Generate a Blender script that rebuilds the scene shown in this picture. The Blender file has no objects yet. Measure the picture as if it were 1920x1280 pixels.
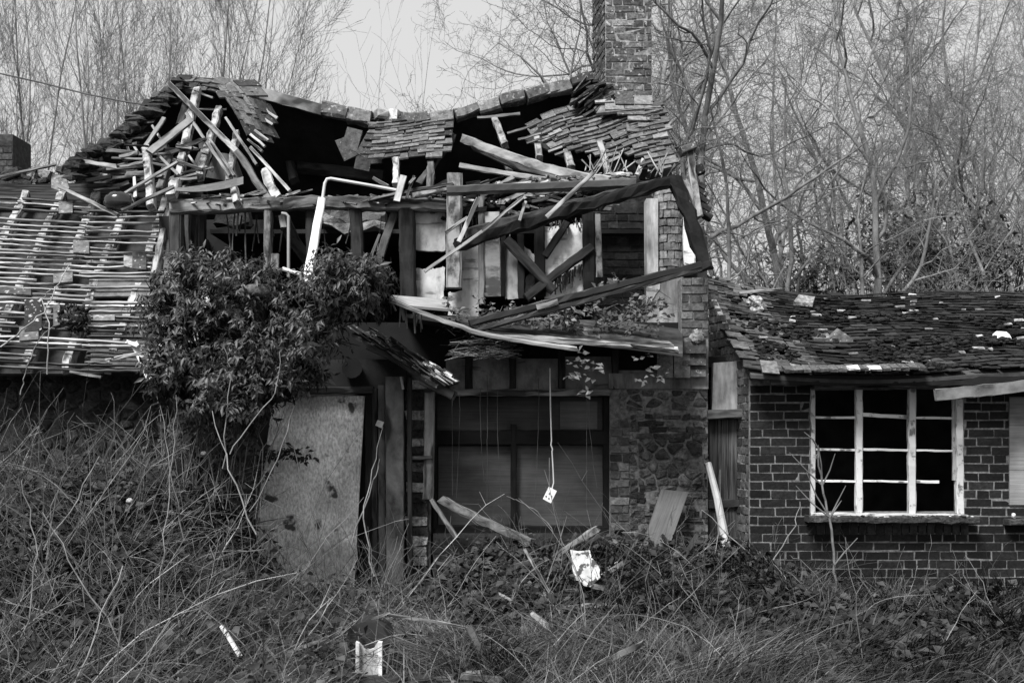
import bpy, math, random
import numpy as np
from mathutils import Vector, Matrix, noise as mnoise
random.seed(7); np.random.seed(7)
SC = bpy.context.scene
COL = SC.collection
F = 2133.333; CH = 1.5; HY = 800.0            # focal length in photo pixels, eye height, horizon row
R = random.uniform

def Q(px, py, D):                              # a sighted point of the photo put at its real distance D
    return Vector(((px - 960) * D / F, D, CH + (HY - py) * D / F))
def PX(p):                                     # where a world point is sighted
    return (960 + F * p[0] / p[1], HY - F * (p[2] - CH) / p[1])
def ss(a, b, x):
    t = min(1, max(0, (x - a) / (b - a))); return t * t * (3 - 2 * t)
def inpoly(x, y, P):
    c = False; j = len(P) - 1
    for i in range(len(P)):
        if (P[i][1] > y) != (P[j][1] > y) and x < (P[j][0] - P[i][0]) * (y - P[i][1]) / (P[j][1] - P[i][1]) + P[i][0]:
            c = not c
        j = i
    return c

# ------------------------------------------------------------------ materials
M = {}
def mat(name, lo, hi, sc=(8, 8, 8), coord='Object', detail=6, rough=.85, bump=.3, con=(.35, .65),
        stain=.45, stain_sc=1.3, spec=.25, lichen=None, bd=.01, crack=None):
    m = bpy.data.materials.new(name); m.use_nodes = True; nt = m.node_tree; N = nt.nodes; L = nt.links
    bs = N['Principled BSDF']; bs.inputs['Roughness'].default_value = rough; bs.inputs['Specular IOR Level'].default_value = spec
    tc = N.new('ShaderNodeTexCoord'); mp = N.new('ShaderNodeMapping'); mp.inputs['Scale'].default_value = sc
    L.new(tc.outputs[coord], mp.inputs['Vector'])
    no = N.new('ShaderNodeTexNoise'); no.inputs['Scale'].default_value = 1; no.inputs['Detail'].default_value = detail; no.inputs['Roughness'].default_value = .65
    L.new(mp.outputs[0], no.inputs['Vector'])
    mr = N.new('ShaderNodeMapRange'); mr.inputs['From Min'].default_value = con[0]; mr.inputs['From Max'].default_value = con[1]
    mr.inputs['To Min'].default_value = lo; mr.inputs['To Max'].default_value = hi; L.new(no.outputs['Fac'], mr.inputs['Value'])
    s2 = N.new('ShaderNodeTexNoise'); s2.inputs['Scale'].default_value = stain_sc; s2.inputs['Detail'].default_value = 5; L.new(tc.outputs['Object'], s2.inputs['Vector'])
    m2 = N.new('ShaderNodeMapRange'); m2.inputs['From Min'].default_value = .32; m2.inputs['From Max'].default_value = .66
    m2.inputs['To Min'].default_value = 1 - stain; m2.inputs['To Max'].default_value = 1 + .35 * stain; L.new(s2.outputs['Fac'], m2.inputs['Value'])
    at = N.new('ShaderNodeAttribute'); at.attribute_name = 'tone'
    a = N.new('ShaderNodeMath'); a.operation = 'MULTIPLY'; L.new(mr.outputs[0], a.inputs[0]); L.new(m2.outputs[0], a.inputs[1])
    b = N.new('ShaderNodeMath'); b.operation = 'MULTIPLY'; L.new(a.outputs[0], b.inputs[0]); L.new(at.outputs['Fac'], b.inputs[1])
    out = b.outputs[0]
    if crack:                                    # dark splits running with the grain
        mp2 = N.new('ShaderNodeMapping'); mp2.inputs['Scale'].default_value = crack[0]; L.new(tc.outputs[coord], mp2.inputs['Vector'])
        cn = N.new('ShaderNodeTexNoise'); cn.inputs['Scale'].default_value = 1; cn.inputs['Detail'].default_value = 3; L.new(mp2.outputs[0], cn.inputs['Vector'])
        cr = N.new('ShaderNodeMapRange'); cr.inputs['From Min'].default_value = crack[1]; cr.inputs['From Max'].default_value = crack[1] + .05; cr.inputs['To Min'].default_value = crack[2]; cr.inputs['To Max'].default_value = 1; L.new(cn.outputs['Fac'], cr.inputs['Value'])
        cm_ = N.new('ShaderNodeMath'); cm_.operation = 'MULTIPLY'; L.new(out, cm_.inputs[0]); L.new(cr.outputs[0], cm_.inputs[1]); out = cm_.outputs[0]
    if lichen:                                   # (scale, threshold, albedo) pale lichen spots / flakes
        ln = N.new('ShaderNodeTexNoise'); ln.inputs['Scale'].default_value = lichen[0]; ln.inputs['Detail'].default_value = 4; L.new(tc.outputs['Object'], ln.inputs['Vector'])
        lr = N.new('ShaderNodeMapRange'); lr.inputs['From Min'].default_value = lichen[1]; lr.inputs['From Max'].default_value = lichen[1] + .05; L.new(ln.outputs['Fac'], lr.inputs['Value'])
        mx = N.new('ShaderNodeMix'); L.new(lr.outputs[0], mx.inputs[0]); L.new(out, mx.inputs[2]); mx.inputs[3].default_value = lichen[2]; out = mx.outputs[0]
    cl = N.new('ShaderNodeMath'); cl.operation = 'MINIMUM'; cl.inputs[1].default_value = .85; L.new(out, cl.inputs[0])
    L.new(cl.outputs[0], bs.inputs['Base Color'])
    if bump:
        bp = N.new('ShaderNodeBump'); bp.inputs['Strength'].default_value = bump; bp.inputs['Distance'].default_value = bd
        L.new(no.outputs['Fac'], bp.inputs['Height']); L.new(bp.outputs[0], bs.inputs['Normal'])
    M[name] = m; return m
W = (2.2, 55, 1)
mat('brick', .4, 1.15, (30, 30, 30), stain=.55, bump=.7)
mat('brick_lichen', .35, 1.25, (34, 34, 34), stain=.5, bump=.8, lichen=(19, .60, .30))
mat('gloss', .6, 1.1, (5, 5, 5), stain=.4, bump=.15, rough=.16, spec=.6)
mat('mortar', .07, .24, (24, 24, 24), stain=.6, bump=.6)
mat('mortar_dark', .05, .14, (20, 20, 20), stain=.5, bump=.5)
mat('stone', .3, 1.3, (30, 30, 30), stain=.5, bump=1, bd=.025, stain_sc=5)
mat('tile', .45, 1.2, (22, 22, 22), stain=.35, bump=.6, lichen=(34, .635, .24))
mat('tile_dark', .4, 1.35, (26, 26, 26), stain=.4, bump=.7)
mat('tile_ridge', .45, 1.3, (16, 16, 16), stain=.35, bump=.6, lichen=(26, .60, .30))
mat('tile_moss', .35, 1.3, (30, 30, 30), stain=.5, bump=.9, bd=.03)
mat('wood', .22, 1.3, W, 'UV', stain=.4, bump=.7, rough=.8, con=(.36, .62), crack=((1.3, 38, 1), .40, .15))
mat('wood_lime', .16, 1.15, (6, 34, 1), 'UV', stain=.25, bump=.6, con=(.40, .55))
mat('wood_flaky', .2, 1.2, (6, 45, 1), 'UV', stain=.3, bump=.6, con=(.38, .56), crack=((1.6, 34, 1), .39, .15))
mat('paint_peel', .25, 1.0, (9, 34, 1), 'UV', stain=.2, bump=.5, con=(.39, .47), rough=.6)
mat('plastic', .85, 1.0, (10, 10, 10), stain=.25, bump=.05, rough=.4, spec=.4)
mat('plaster', .62, 1.08, (9, 9, 5), stain=.42, bump=.4, stain_sc=4.5, con=(.36, .52), crack=((3, 3, 14), .335, .45))
mat('slab', .6, 1.05, (12, 12, 12), stain=.2, bump=.4, lichen=(14, .52, .06))
mat('render', .45, 1.15, (14, 14, 3), stain=.5, bump=.6, stain_sc=3.5)
mat('ply', .5, 1.2, (60, 60, 28), stain=.42, bump=.3, stain_sc=3.4, detail=9, con=(.36, .64), lichen=(5.5, .63, .06))
mat('board', .7, 1.1, (2.5, 60, 1), 'UV', stain=.45, bump=.15, stain_sc=2.4)
mat('shade_fill', .5, 1.2, (5, 5, 5), stain=.5, bump=.2)  # dark tones put the shade of interiors and undersides into the colour
mat('metal', .5, 1.2, (3, 20, 1), 'UV', stain=.5, bump=.3, rough=.5, spec=.5)
mat('leaf', .6, 1.2, (10, 10, 10), stain=.3, bump=0, rough=.6, spec=.22, stain_sc=2.5)
mat('leaf_gloss', .6, 1.2, (10, 10, 10), stain=.3, bump=0, rough=.48, spec=.35, stain_sc=3)
mat('straw', .6, 1.2, (8, 8, 8), stain=.4, bump=0, rough=.75)
mat('bark', .45, 1.2, (9, 9, 4), stain=.4, bump=.3, rough=.9)
mat('soil', .012, .045, (9, 9, 9), stain=.4, bump=.8, bd=.05)
mat('moss', .5, 1.3, (40, 40, 40), stain=.4, bump=.9, bd=.02, rough=1, spec=.05)
mat('wool', .5, 1.1, (18, 18, 18), stain=.3, bump=.8, bd=.03)

# ------------------------------------------------------------------ objects
def tag(o, label=None, cat=None, group=None, kind=None):
    if label: o['label'] = label
    if cat: o['category'] = cat
    if group: o['group'] = group
    if kind: o['kind'] = kind
    return o
def thing(name, label, cat, loc, group=None):
    o = bpy.data.objects.new(name, None); COL.objects.link(o); o.location = loc; o.empty_display_size = .2
    bpy.context.view_layer.update()
    return tag(o, label, cat, group)
def link(name, me, mt, parent=None, loc=None):
    o = bpy.data.objects.new(name, me); COL.objects.link(o); me.materials.append(M[mt])
    if parent is not None: o.parent = parent
    elif loc is not None: o.location = loc
    return o

class B:
    """collects shapes (world coordinates) and links them as ONE mesh"""
    def __init__(s): s.v = []; s.f = []; s.uv = []; s.t = []
    def face(s, idx, uvs=None, tone=1.0):
        s.f.append(idx); s.t.append(tone); s.uv.extend(uvs or [(0, 0)] * len(idx))
    def box(s, c, ax, h, tone=1.0, jit=0.0):
        """c centre, ax three unit vectors, h half sizes"""
        i = len(s.v)
        o = (R(0, 50), R(0, 50))
        for sx in (-1, 1):
            for sy in (-1, 1):
                for sz in (-1, 1):
                    p = c + ax[0] * (sx * h[0] + R(-jit, jit)) + ax[1] * (sy * h[1] + R(-jit, jit)) + ax[2] * (sz * h[2] + R(-jit, jit))
                    s.v.append(p)
        a, b, d = 2 * h[0], 2 * h[1], 2 * h[2]
        for q, (w, l) in (((0, 1, 3, 2), (d, b)), ((4, 6, 7, 5), (b, d)), ((0, 4, 5, 1), (a, d)), ((2, 3, 7, 6), (d, a)), ((0, 2, 6, 4), (b, a)), ((1, 5, 7, 3), (a, b))):
            s.face([i + k for k in q], [(o[0], o[1]), (o[0] + w, o[1]), (o[0] + w, o[1] + l), (o[0], o[1] + l)], tone)
    def abox(s, x0, x1, y0, y1, z0, z1, tone=1.0, jit=0.0):
        s.box(Vector(((x0 + x1) / 2, (y0 + y1) / 2, (z0 + z1) / 2)), (Vector((1, 0, 0)), Vector((0, 1, 0)), Vector((0, 0, 1))), ((x1 - x0) / 2, (y1 - y0) / 2, (z1 - z0) / 2), tone, jit)
    def sweep(s, pts, w, t, tone=1.0, jit=.004, rag=0.0, roll=0.0, step=.08, taper=1.0, side=None, wob=.002, ch=.14):
        """a timber along a polyline: w across as seen from the front, t deep; chamfered, worn and ragged"""
        P = []
        for a, b in zip(pts[:-1], pts[1:]):
            n = max(1, int((b - a).length / step))
            P += [a.lerp(b, k / n) for k in range(n)]
        P.append(pts[-1]); n = len(P); i0 = len(s.v); u = R(0, 40); v0 = R(0, 40)
        c = ch * min(w, t); per = [0, w / 2, w / 2 + c, w / 2 + t, w + t, 1.5 * w + t, 1.5 * w + 1.5 * t, 2 * w + 1.5 * t, 2 * (w + t)]
        us = []
        wx = [R(-1, 1) * wob for _ in range(n)]; wz = [R(-1, 1) * wob for _ in range(n)]
        for k, p in enumerate(P):
            T = (P[min(n - 1, k + 1)] - P[max(0, k - 1)]).normalized()
            Y = side or Vector((0, 1, 0))
            Wv = T.cross(Y)
            if Wv.length < .05: Wv = T.cross(Vector((1, 0, 0)))
            Wv.normalize(); Dv = Wv.cross(T).normalized()
            if roll: q = Matrix.Rotation(roll, 3, T); Wv = q @ Wv; Dv = q @ Dv
            f = 1 + (taper - 1) * k / max(1, n - 1); a, b, cc = w * f / 2, t * f / 2, c * f
            base = p + Wv * wx[k] + Dv * wz[k]
            for (x, y) in ((-a, -b + cc), (-a + cc, -b), (a - cc, -b), (a, -b + cc), (a, b - cc), (a - cc, b), (-a + cc, b), (-a, b - cc)):
                q = base + Wv * (x + R(-jit, jit)) + Dv * (y + R(-jit, jit))
                if rag and k in (0, n - 1): q += T * (R(0, rag) * (1 if k == 0 else -1))
                s.v.append(q)
            us.append(u); u += step
        for k in range(n - 1):
            for j in range(8):
                j2 = (j + 1) % 8; A = i0 + k * 8
                s.face([A + j, A + j2, A + 8 + j2, A + 8 + j], [(us[k], v0 + per[j]), (us[k], v0 + per[j + 1]), (us[k + 1], v0 + per[j + 1]), (us[k + 1], v0 + per[j])], tone)
        s.face([i0 + 7 - j for j in range(8)], [(v0 + .02 * j, j % 3 * .02) for j in range(8)], tone * .8)
        A = i0 + (n - 1) * 8; s.face([A + j for j in range(8)], [(v0 + .02 * j, j % 3 * .02) for j in range(8)], tone * .8)
    def tube(s, pts, r, n=8, tone=1.0, r2=None, cap=True, hollow=False):
        i0 = len(s.v); K = len(pts); r2 = r if r2 is None else r2
        for k, p in enumerate(pts):
            T = (pts[min(K - 1, k + 1)] - pts[max(0, k - 1)]).normalized()
            A = T.cross(Vector((.31, .9, .17))).normalized(); Bv = T.cross(A); rr = r + (r2 - r) * k / max(1, K - 1)
            for j in range(n):
                an = 2 * math.pi * j / n; s.v.append(p + A * (math.cos(an) * rr) + Bv * (math.sin(an) * rr))
        for k in range(K - 1):
            for j in range(n):
                a = i0 + k * n; s.face([a + j, a + (j + 1) % n, a + n + (j + 1) % n, a + n + j], [(k * .1, j * .02), (k * .1, j * .02 + .02), (k * .1 + .1, j * .02 + .02), (k * .1 + .1, j * .02)], tone)
        if cap:
            s.face([i0 + n - 1 - j for j in range(n)], None, tone); a = i0 + (K - 1) * n; s.face([a + j for j in range(n)], None, tone)
    def slab(s, poly, n, t, tone=1.0):
        """flat polygon (world points, front side) given thickness t along n"""
        i = len(s.v); k = len(poly); s.v += list(poly) + [p + n * t for p in poly]
        o = poly[0]; U = (poly[1] - poly[0]).normalized(); V = n.cross(U).normalized(); w = R(0, 30)
        uv = [((p - o).dot(U) + w, (p - o).dot(V) + w) for p in poly]
        s.face(list(range(i, i + k)), uv, tone); s.face(list(range(i + 2 * k - 1, i + k - 1, -1)), uv[::-1], tone)
        for j in range(k):
            j2 = (j + 1) % k; s.face([i + j, i + k + j, i + k + j2, i + j2], [(0, 0), (0, t), (.1, t), (.1, 0)], tone)
    def lump(s, c, r, tone=1.0, n=7, m=5, rough=.25, sq=(1, 1, 1)):
        i0 = len(s.v)
        for a in range(m + 1):
            th = math.pi * a / m
            for b in range(n):
                ph = 2 * math.pi * b / n; q = r * (1 + R(-rough, rough))
                s.v.append(c + Vector((math.sin(th) * math.cos(ph) * q * sq[0], math.sin(th) * math.sin(ph) * q * sq[1], math.cos(th) * q * sq[2])))
        for a in range(m):
            for b in range(n):
                s.face([i0 + a * n + b, i0 + (a + 1) * n + b, i0 + (a + 1) * n + (b + 1) % n, i0 + a * n + (b + 1) % n], None, tone)
    def obj(s, name, mt, parent=None, loc=None, smooth=False):
        """parent: Empty whose base the mesh is stored against; loc: origin for a top-level mesh"""
        o = Vector((0, 0, 0))
        if parent is not None:
            p = parent
            while p is not None: o = o + p.location; p = p.parent
        elif loc is not None: o = Vector(loc)
        else:
            o = Vector((sum(v.x for v in s.v) / len(s.v), sum(v.y for v in s.v) / len(s.v), min(v.z for v in s.v)))
        me = bpy.data.meshes.new(name); me.from_pydata([tuple(v - o) for v in s.v], [], s.f)
        ul = me.uv_layers.new(name='UVMap'); ul.data.foreach_set('uv', np.array(s.uv, dtype=np.float32).ravel())
        at = me.attributes.new('tone', 'FLOAT', 'FACE'); at.data.foreach_set('value', np.array(s.t, dtype=np.float32))
        if smooth: me.polygons.foreach_set('use_smooth', [True] * len(me.polygons))
        return link(name, me, mt, parent, o)

def nmesh(name, v, quads, tone, mt, parent=None, loc=None, org=(0, 0, 0)):
    """numpy mesh of quads / tris: v (n,3), quads (m,k), tone per face"""
    v = np.asarray(v, dtype=np.float32) - np.array(org, dtype=np.float32); m, k = quads.shape
    me = bpy.data.meshes.new(name); me.vertices.add(len(v)); me.vertices.foreach_set('co', v.ravel())
    me.loops.add(m * k); me.loops.foreach_set('vertex_index', quads.astype(np.int32).ravel())
    me.polygons.add(m); me.polygons.foreach_set('loop_start', np.arange(0, m * k, k, dtype=np.int32)); me.polygons.foreach_set('loop_total', np.full(m, k, dtype=np.int32))
    at = me.attributes.new('tone', 'FLOAT', 'FACE'); at.data.foreach_set('value', np.broadcast_to(np.asarray(tone, dtype=np.float32), (m,)).copy())
    me.update(calc_edges=True); me.validate()
    if mt is None: return me
    return link(name, me, mt, parent, loc)
def unit(a): return a / np.maximum(np.linalg.norm(a, axis=-1, keepdims=True), 1e-9)
def tubes(P0, P1, R0, R1, n=3):
    """many tapering sticks -> verts, quads"""
    P0 = np.asarray(P0, float); P1 = np.asarray(P1, float); R0 = np.asarray(R0, float); R1 = np.asarray(R1, float)
    T = unit(P1 - P0); A = np.cross(T, np.array([.31, .9, .17])); A = unit(A); Bv = np.cross(T, A); m = len(P0)
    an = np.arange(n) * 2 * np.pi / n; ca = np.cos(an)[None, :, None]; sa = np.sin(an)[None, :, None]
    off = A[:, None, :] * ca + Bv[:, None, :] * sa
    V = np.concatenate([P0[:, None, :] + off * R0[:, None, None], P1[:, None, :] + off * R1[:, None, None]], axis=1).reshape(-1, 3)
    b = np.arange(m)[:, None] * 2 * n; j = np.arange(n)[None, :]; j2 = (j + 1) % n
    Qd = np.stack([b + j, b + j2, b + n + j2, b + n + j], axis=-1).reshape(-1, 4)
    return V, Qd
def leaves(P, D, U, Ln, Wd, fold=.25):
    """folded leaves: base P, direction D, up U"""
    D = unit(D); S = unit(np.cross(D, U)); Nn = np.cross(S, D); Ln = Ln[:, None]; Wd = Wd[:, None]
    mid = P + D * Ln * .45; V = np.stack([P, mid + S * Wd / 2 + Nn * Wd * fold, P + D * Ln - Nn * Ln * .12, mid - S * Wd / 2 + Nn * Wd * fold, mid], axis=1).reshape(-1, 3)
    b = np.arange(len(P))[:, None] * 5
    T = np.concatenate([b + np.array([[0, 1, 4]]), b + np.array([[1, 2, 4]]), b + np.array([[2, 3, 4]]), b + np.array([[3, 0, 4]])], axis=1).reshape(-1, 3)
    return V, T
def blades(P, D, H, Wd, bend):
    """grass blades of three pieces: base P, lean direction D (horizontal), height, width, bend"""
    n = len(P); D = unit(D); S = np.stack([-D[:, 1], D[:, 0], np.zeros(n)], axis=1)
    a = np.random.uniform(-1.2, 1.2, n); ca, sa = np.cos(a)[:, None], np.sin(a)[:, None]; S = S * ca + D * sa
    z = np.array([0, 0, 1.0]); V = []
    for t, wf in ((0, 1), (.4, .9), (.75, .6), (1, .1)):
        C = P + z * (H * (t - .35 * bend * t * t))[:, None] + D * (H * bend * t ** 1.8)[:, None]
        V += [C - S * (Wd * wf / 2)[:, None], C + S * (Wd * wf / 2)[:, None]]
    V = np.stack(V, axis=1).reshape(-1, 3); b = np.arange(n)[:, None] * 8
    Qd = np.concatenate([b + np.array([[0, 1, 3, 2]]), b + np.array([[2, 3, 5, 4]]), b + np.array([[4, 5, 7, 6]])], axis=1).reshape(-1, 4)
    return V, Qd
X3 = Vector((1, 0, 0)); Y3 = Vector((0, 1, 0)); Z3 = Vector((0, 0, 1))
def bricks(mb, O, U, V, N, u0, u1, v0, v1, tone=(.03, .08), holes=(), keep=None, ch=.0765, bl=.226, proud=.008, depth=.04, jit=.003, hdr=.18, off=0, lost=0.0):
    """courses of single bricks standing a little proud of the mortar; each brick has a tone of its own"""
    rows = int((v1 - v0) / ch)
    for r in range(rows):
        va = v0 + r * ch; vm = va + ch / 2; iv = [(u0, u1)]
        for (a, b, c, d) in holes:
            if c < vm < d:
                nv = []
                for (p, q) in iv:
                    if b <= p or a >= q: nv.append((p, q)); continue
                    if a > p: nv.append((p, a))
                    if b < q: nv.append((b, q))
                iv = nv
        cuts = []; u = u0 - bl * (.5 if (r + off) % 2 else 0) - (.02 * (r % 3))
        while u < u1:
            if random.random() < hdr: cuts += [(u, u + bl / 2), (u + bl / 2, u + bl)]
            else: cuts.append((u, u + bl))
            u += bl
        for (p, q) in cuts:
            for (a, b) in iv:
                x0 = max(p, a); x1 = min(q, b)
                if x1 - x0 < .035: continue
                if keep and not keep((x0 + x1) / 2, vm): continue
                if random.random() < lost: continue
                t = R(*tone) * random.choice((1, 1, 1, .6, 1.35))
                pr = proud + R(-.003, .004)
                c = O + U * ((x0 + x1) / 2 + R(-.002, .002)) + V * (vm + R(-.003, .003)) + N * (pr - depth / 2)
                mb.box(c, (U, V, N), ((x1 - x0) / 2 - .0065, ch / 2 - .0072, depth / 2), t, jit)
def stones(mb, O, U, V, N, u0, u1, v0, v1, tone=(.06, .16), proud=.03, hs=(.075, .13), ws=(.09, .22)):
    v = v0
    while v < v1 - .03:
        h = min(R(*hs), v1 - v); u = u0
        while u < u1 - .04:
            w = min(R(*ws), u1 - u); i = len(mb.v); t = R(*tone)
            ring = []
            for k in range(10):
                an = 2 * math.pi * k / 10 + R(-.15, .15); cx, cy = math.cos(an), math.sin(an)
                e = .62
                ring.append((u + w / 2 + math.copysign(abs(cx) ** e, cx) * (w / 2 - .008) + R(-.008, .008), v + h / 2 + math.copysign(abs(cy) ** e, cy) * (h / 2 - .007) + R(-.007, .007)))
            cu, cv = u + w / 2, v + h / 2; pr = proud * R(.4, 1)
            for (a, b) in ring: mb.v.append(O + U * a + V * b - N * .02)
            for (a, b) in ring: mb.v.append(O + U * (cu + (a - cu) * .93) + V * (cv + (b - cv) * .93) + N * pr * .6)
            for (a, b) in ring: mb.v.append(O + U * (cu + (a - cu) * .6) + V * (cv + (b - cv) * .6) + N * pr * R(.9, 1.2))
            for g in (0, 10):
                for k in range(10): mb.face([i + g + k, i + g + (k + 1) % 10, i + g + 10 + (k + 1) % 10, i + g + 10 + k], None, t)
            mb.face([i + 20 + k for k in range(10)], None, t)
            u += w
        v += h
def ragged(P, n=7, j=1.6):
    out = []
    for k in range(len(P)):
        a, b = P[k], P[(k + 1) % len(P)]
        for q in range(n): t = q / n; out.append((a[0] + (b[0] - a[0]) * t + R(-j, j), a[1] + (b[1] - a[1]) * t + R(-j, j)))
    return out
def rubble(mb, O, U, V, N, u0, u1, v0, v1, sw=.17, sh=.10, tone=(.04, .1), proud=.03, gap=.012):
    """irregular rubble stones: clipped cells with rounded, bulging faces"""
    S = []; r = 0; v = v0 + sh / 2
    while v < v1:
        u = u0 + (sw / 2 if r % 2 else 0)
        while u < u1: S.append((u + R(-.2, .2) * sw, v + R(-.13, .13) * sh)); u += sw * R(.45, 1.55)
        v += sh; r += 1
    for i, (a, b) in enumerate(S):
        P = [(max(u0, a - sw), max(v0, b - sh)), (min(u1, a + sw), max(v0, b - sh)), (min(u1, a + sw), min(v1, b + sh)), (max(u0, a - sw), min(v1, b + sh))]
        for j, (c, d) in enumerate(S):
            if j == i or abs(c - a) > 2 * sw or abs(d - b) > 2.2 * sh: continue
            mx_, my = (a + c) / 2, (b + d) / 2; nx_, ny_ = (c - a), (d - b); Q2 = []
            for k in range(len(P)):
                p, q = P[k], P[(k + 1) % len(P)]; sp = (p[0] - mx_) * nx_ + (p[1] - my) * ny_; sq = (q[0] - mx_) * nx_ + (q[1] - my) * ny_
                if sp <= 0: Q2.append(p)
                if sp * sq < 0: t = sp / (sp - sq); Q2.append((p[0] + (q[0] - p[0]) * t, p[1] + (q[1] - p[1]) * t))
            P = Q2
            if len(P) < 3: break
        if len(P) < 3: continue
        C = []
        for k in range(len(P)):
            p, q = P[k], P[(k + 1) % len(P)]; C += [(p[0] * .86 + q[0] * .14, p[1] * .86 + q[1] * .14), (p[0] * .14 + q[0] * .86, p[1] * .14 + q[1] * .86)]
        cu = sum(p[0] for p in C) / len(C); cv = sum(p[1] for p in C) / len(C); n = len(C); i0 = len(mb.v); t = R(*tone) * random.choice((1, 1, 1, .6, 1.5)); pr = proud * R(.5, 1)
        rad = max(.02, sum(math.hypot(p[0] - cu, p[1] - cv) for p in C) / n); s0 = 1 - gap * R(.3, 1.9) / rad
        if s0 < .3 or random.random() < .08: continue
        C = [(x + R(-.004, .004), y + R(-.004, .004)) for x, y in C]
        for s, z in ((s0, -.02), (s0 * .95, pr * .6), (s0 * .65, pr)):
            for (x, y) in C: mb.v.append(O + U * (cu + (x - cu) * s) + V * (cv + (y - cv) * s) + N * (z * R(.85, 1.1)))
        for g in (0, n):
            for k in range(n): mb.face([i0 + g + k, i0 + g + (k + 1) % n, i0 + g + n + (k + 1) % n, i0 + g + n + k], None, t)
        mb.face([i0 + 2 * n + k for k in range(n)], None, t)
def tiles(mb, S, rows, W=.165, L=.26, T=.013, keep=None, tone=(.035, .10), jit=.006, rot=.03, lift=.006, lost=.0, slip=0.0, tilt=.055):
    """rows of single plain tiles laid on the sagging surface S(u, v)"""
    e = .012
    for r in range(rows):
        v = (r + 1) / rows
        wid = (S(1, v) - S(0, v)).length; n = max(1, int(wid / W))
        for k in range(-1, n + 1):
            u = (k + .5 + (.5 if r % 2 else 0)) / n
            if u < 0 or u > 1: continue
            p = S(u, v)
            if keep and not keep(p, u, v): continue
            if random.random() < lost: continue
            du = (S(min(1, u + e), v) - S(max(0, u - e), v)).normalized(); dv = (S(u, min(1, v + e)) - S(u, max(0, v - e))).normalized()
            n3 = dv.cross(du).normalized()
            if n3.z < 0: n3 = -n3
            dv = n3.cross(du).normalized()
            if dv.z > 0: dv = -dv
            a = R(-rot, rot); q = Matrix.Rotation(a, 3, n3) @ Matrix.Rotation(R(-rot, rot) * .7 , 3, du)
            du, dv, n3 = q @ du, q @ dv, q @ n3
            dv2 = (dv + n3 * (tilt + R(0, rot))).normalized()
            c = p - dv2 * (L / 2 - R(-jit, jit) - (R(0, slip) if random.random() < .3 else 0)) + n3 * (lift + T + R(0, .006)) + du * R(-jit, jit) * .5
            mb.box(c, (du, dv2, n3), (wid / n / 2 - .003, L / 2, T / 2), R(*tone) * random.choice((1, 1, 1, .7, 1.4)), .003)
def bil(c00, c10, c01, c11, sag=None):
    def S(u, v):
        p = c00.lerp(c10, u).lerp(c01.lerp(c11, u), v)
        return p + sag(u, v) if sag else p
    return S

# ================================================================== brick outbuilding on the right
D0 = 10.0
ob = thing('brick_outbuilding', 'low dark brick outbuilding with a mossy tiled roof and a white twelve-pane window', 'building', (3.6, 10, 0))
XL = (1405 - 960) * D0 / F; XR = 6.2
zt = lambda y, D=D0: CH + (HY - y) * D / F
xa = lambda x, D=D0: (x - 960) * D / F
w1 = (xa(1519), xa(1806), zt(961), zt(722)); w2 = (xa(1893), xa(2060), zt(946), zt(735))
mb = B()
for (a, b, c, d) in ((XL, w1[0], -.3, 1.93), (w1[0], w1[1], -.3, w1[2]), (w1[1], w2[0], -.3, 1.93), (w2[0], w2[1], -.3, w2[2]), (w2[1], XR, -.3, 1.93), (w2[0], w2[1], w2[3], 1.93)):
    mb.abox(a, b, D0, D0 + .21, c, d, 1.0)
front = mb.obj('front_wall', 'mortar', ob)
mb = B()
bricks(mb, Vector((0, D0, 0)), X3, Z3, -Y3, XL, XR, -.2, 1.93, (.004, .017), holes=[(w1[0], w1[1], w1[2] - .085, 2.5), w2], proud=.005)
# soldier course under the window
u = w1[0] - .02
while u < w1[1]:
    mb.box(Vector((u + .033, D0 + .008, w1[2] - .085 + -.052)), (X3, Z3, Y3), (.032, .054, .02), R(.02, .055), .003); u += .0745
mb.obj('brickwork', 'brick', front)
# side wall along the passage and the far walls
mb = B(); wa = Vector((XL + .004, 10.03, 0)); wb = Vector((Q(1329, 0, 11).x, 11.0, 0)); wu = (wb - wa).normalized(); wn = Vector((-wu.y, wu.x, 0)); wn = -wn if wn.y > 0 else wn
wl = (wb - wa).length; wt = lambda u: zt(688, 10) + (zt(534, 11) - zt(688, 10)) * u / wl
mb.slab([wb + Z3 * -.3, wa + Z3 * -.3, wa + Z3 * (wt(0) - .09), wb + Z3 * (wt(wl) - .09)], -wn, .05, 1.5)  # mortar and bricks paled to make up for the wall lying in shade
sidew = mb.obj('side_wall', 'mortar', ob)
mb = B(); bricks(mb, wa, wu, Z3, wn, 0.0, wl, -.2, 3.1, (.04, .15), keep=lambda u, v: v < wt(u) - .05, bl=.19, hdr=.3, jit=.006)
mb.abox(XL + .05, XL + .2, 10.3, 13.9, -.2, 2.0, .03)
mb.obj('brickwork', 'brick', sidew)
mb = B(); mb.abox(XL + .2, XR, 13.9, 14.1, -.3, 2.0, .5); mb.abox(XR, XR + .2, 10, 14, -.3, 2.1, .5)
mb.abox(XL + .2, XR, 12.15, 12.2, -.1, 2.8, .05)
mb.obj('back_wall', 'shade_fill', ob)
mb = B(); mb.abox(XL + .2, XR, 10.2, 13.9, -.12, -.02, .06); mb.obj('inside_floor', 'shade_fill', ob)
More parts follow.
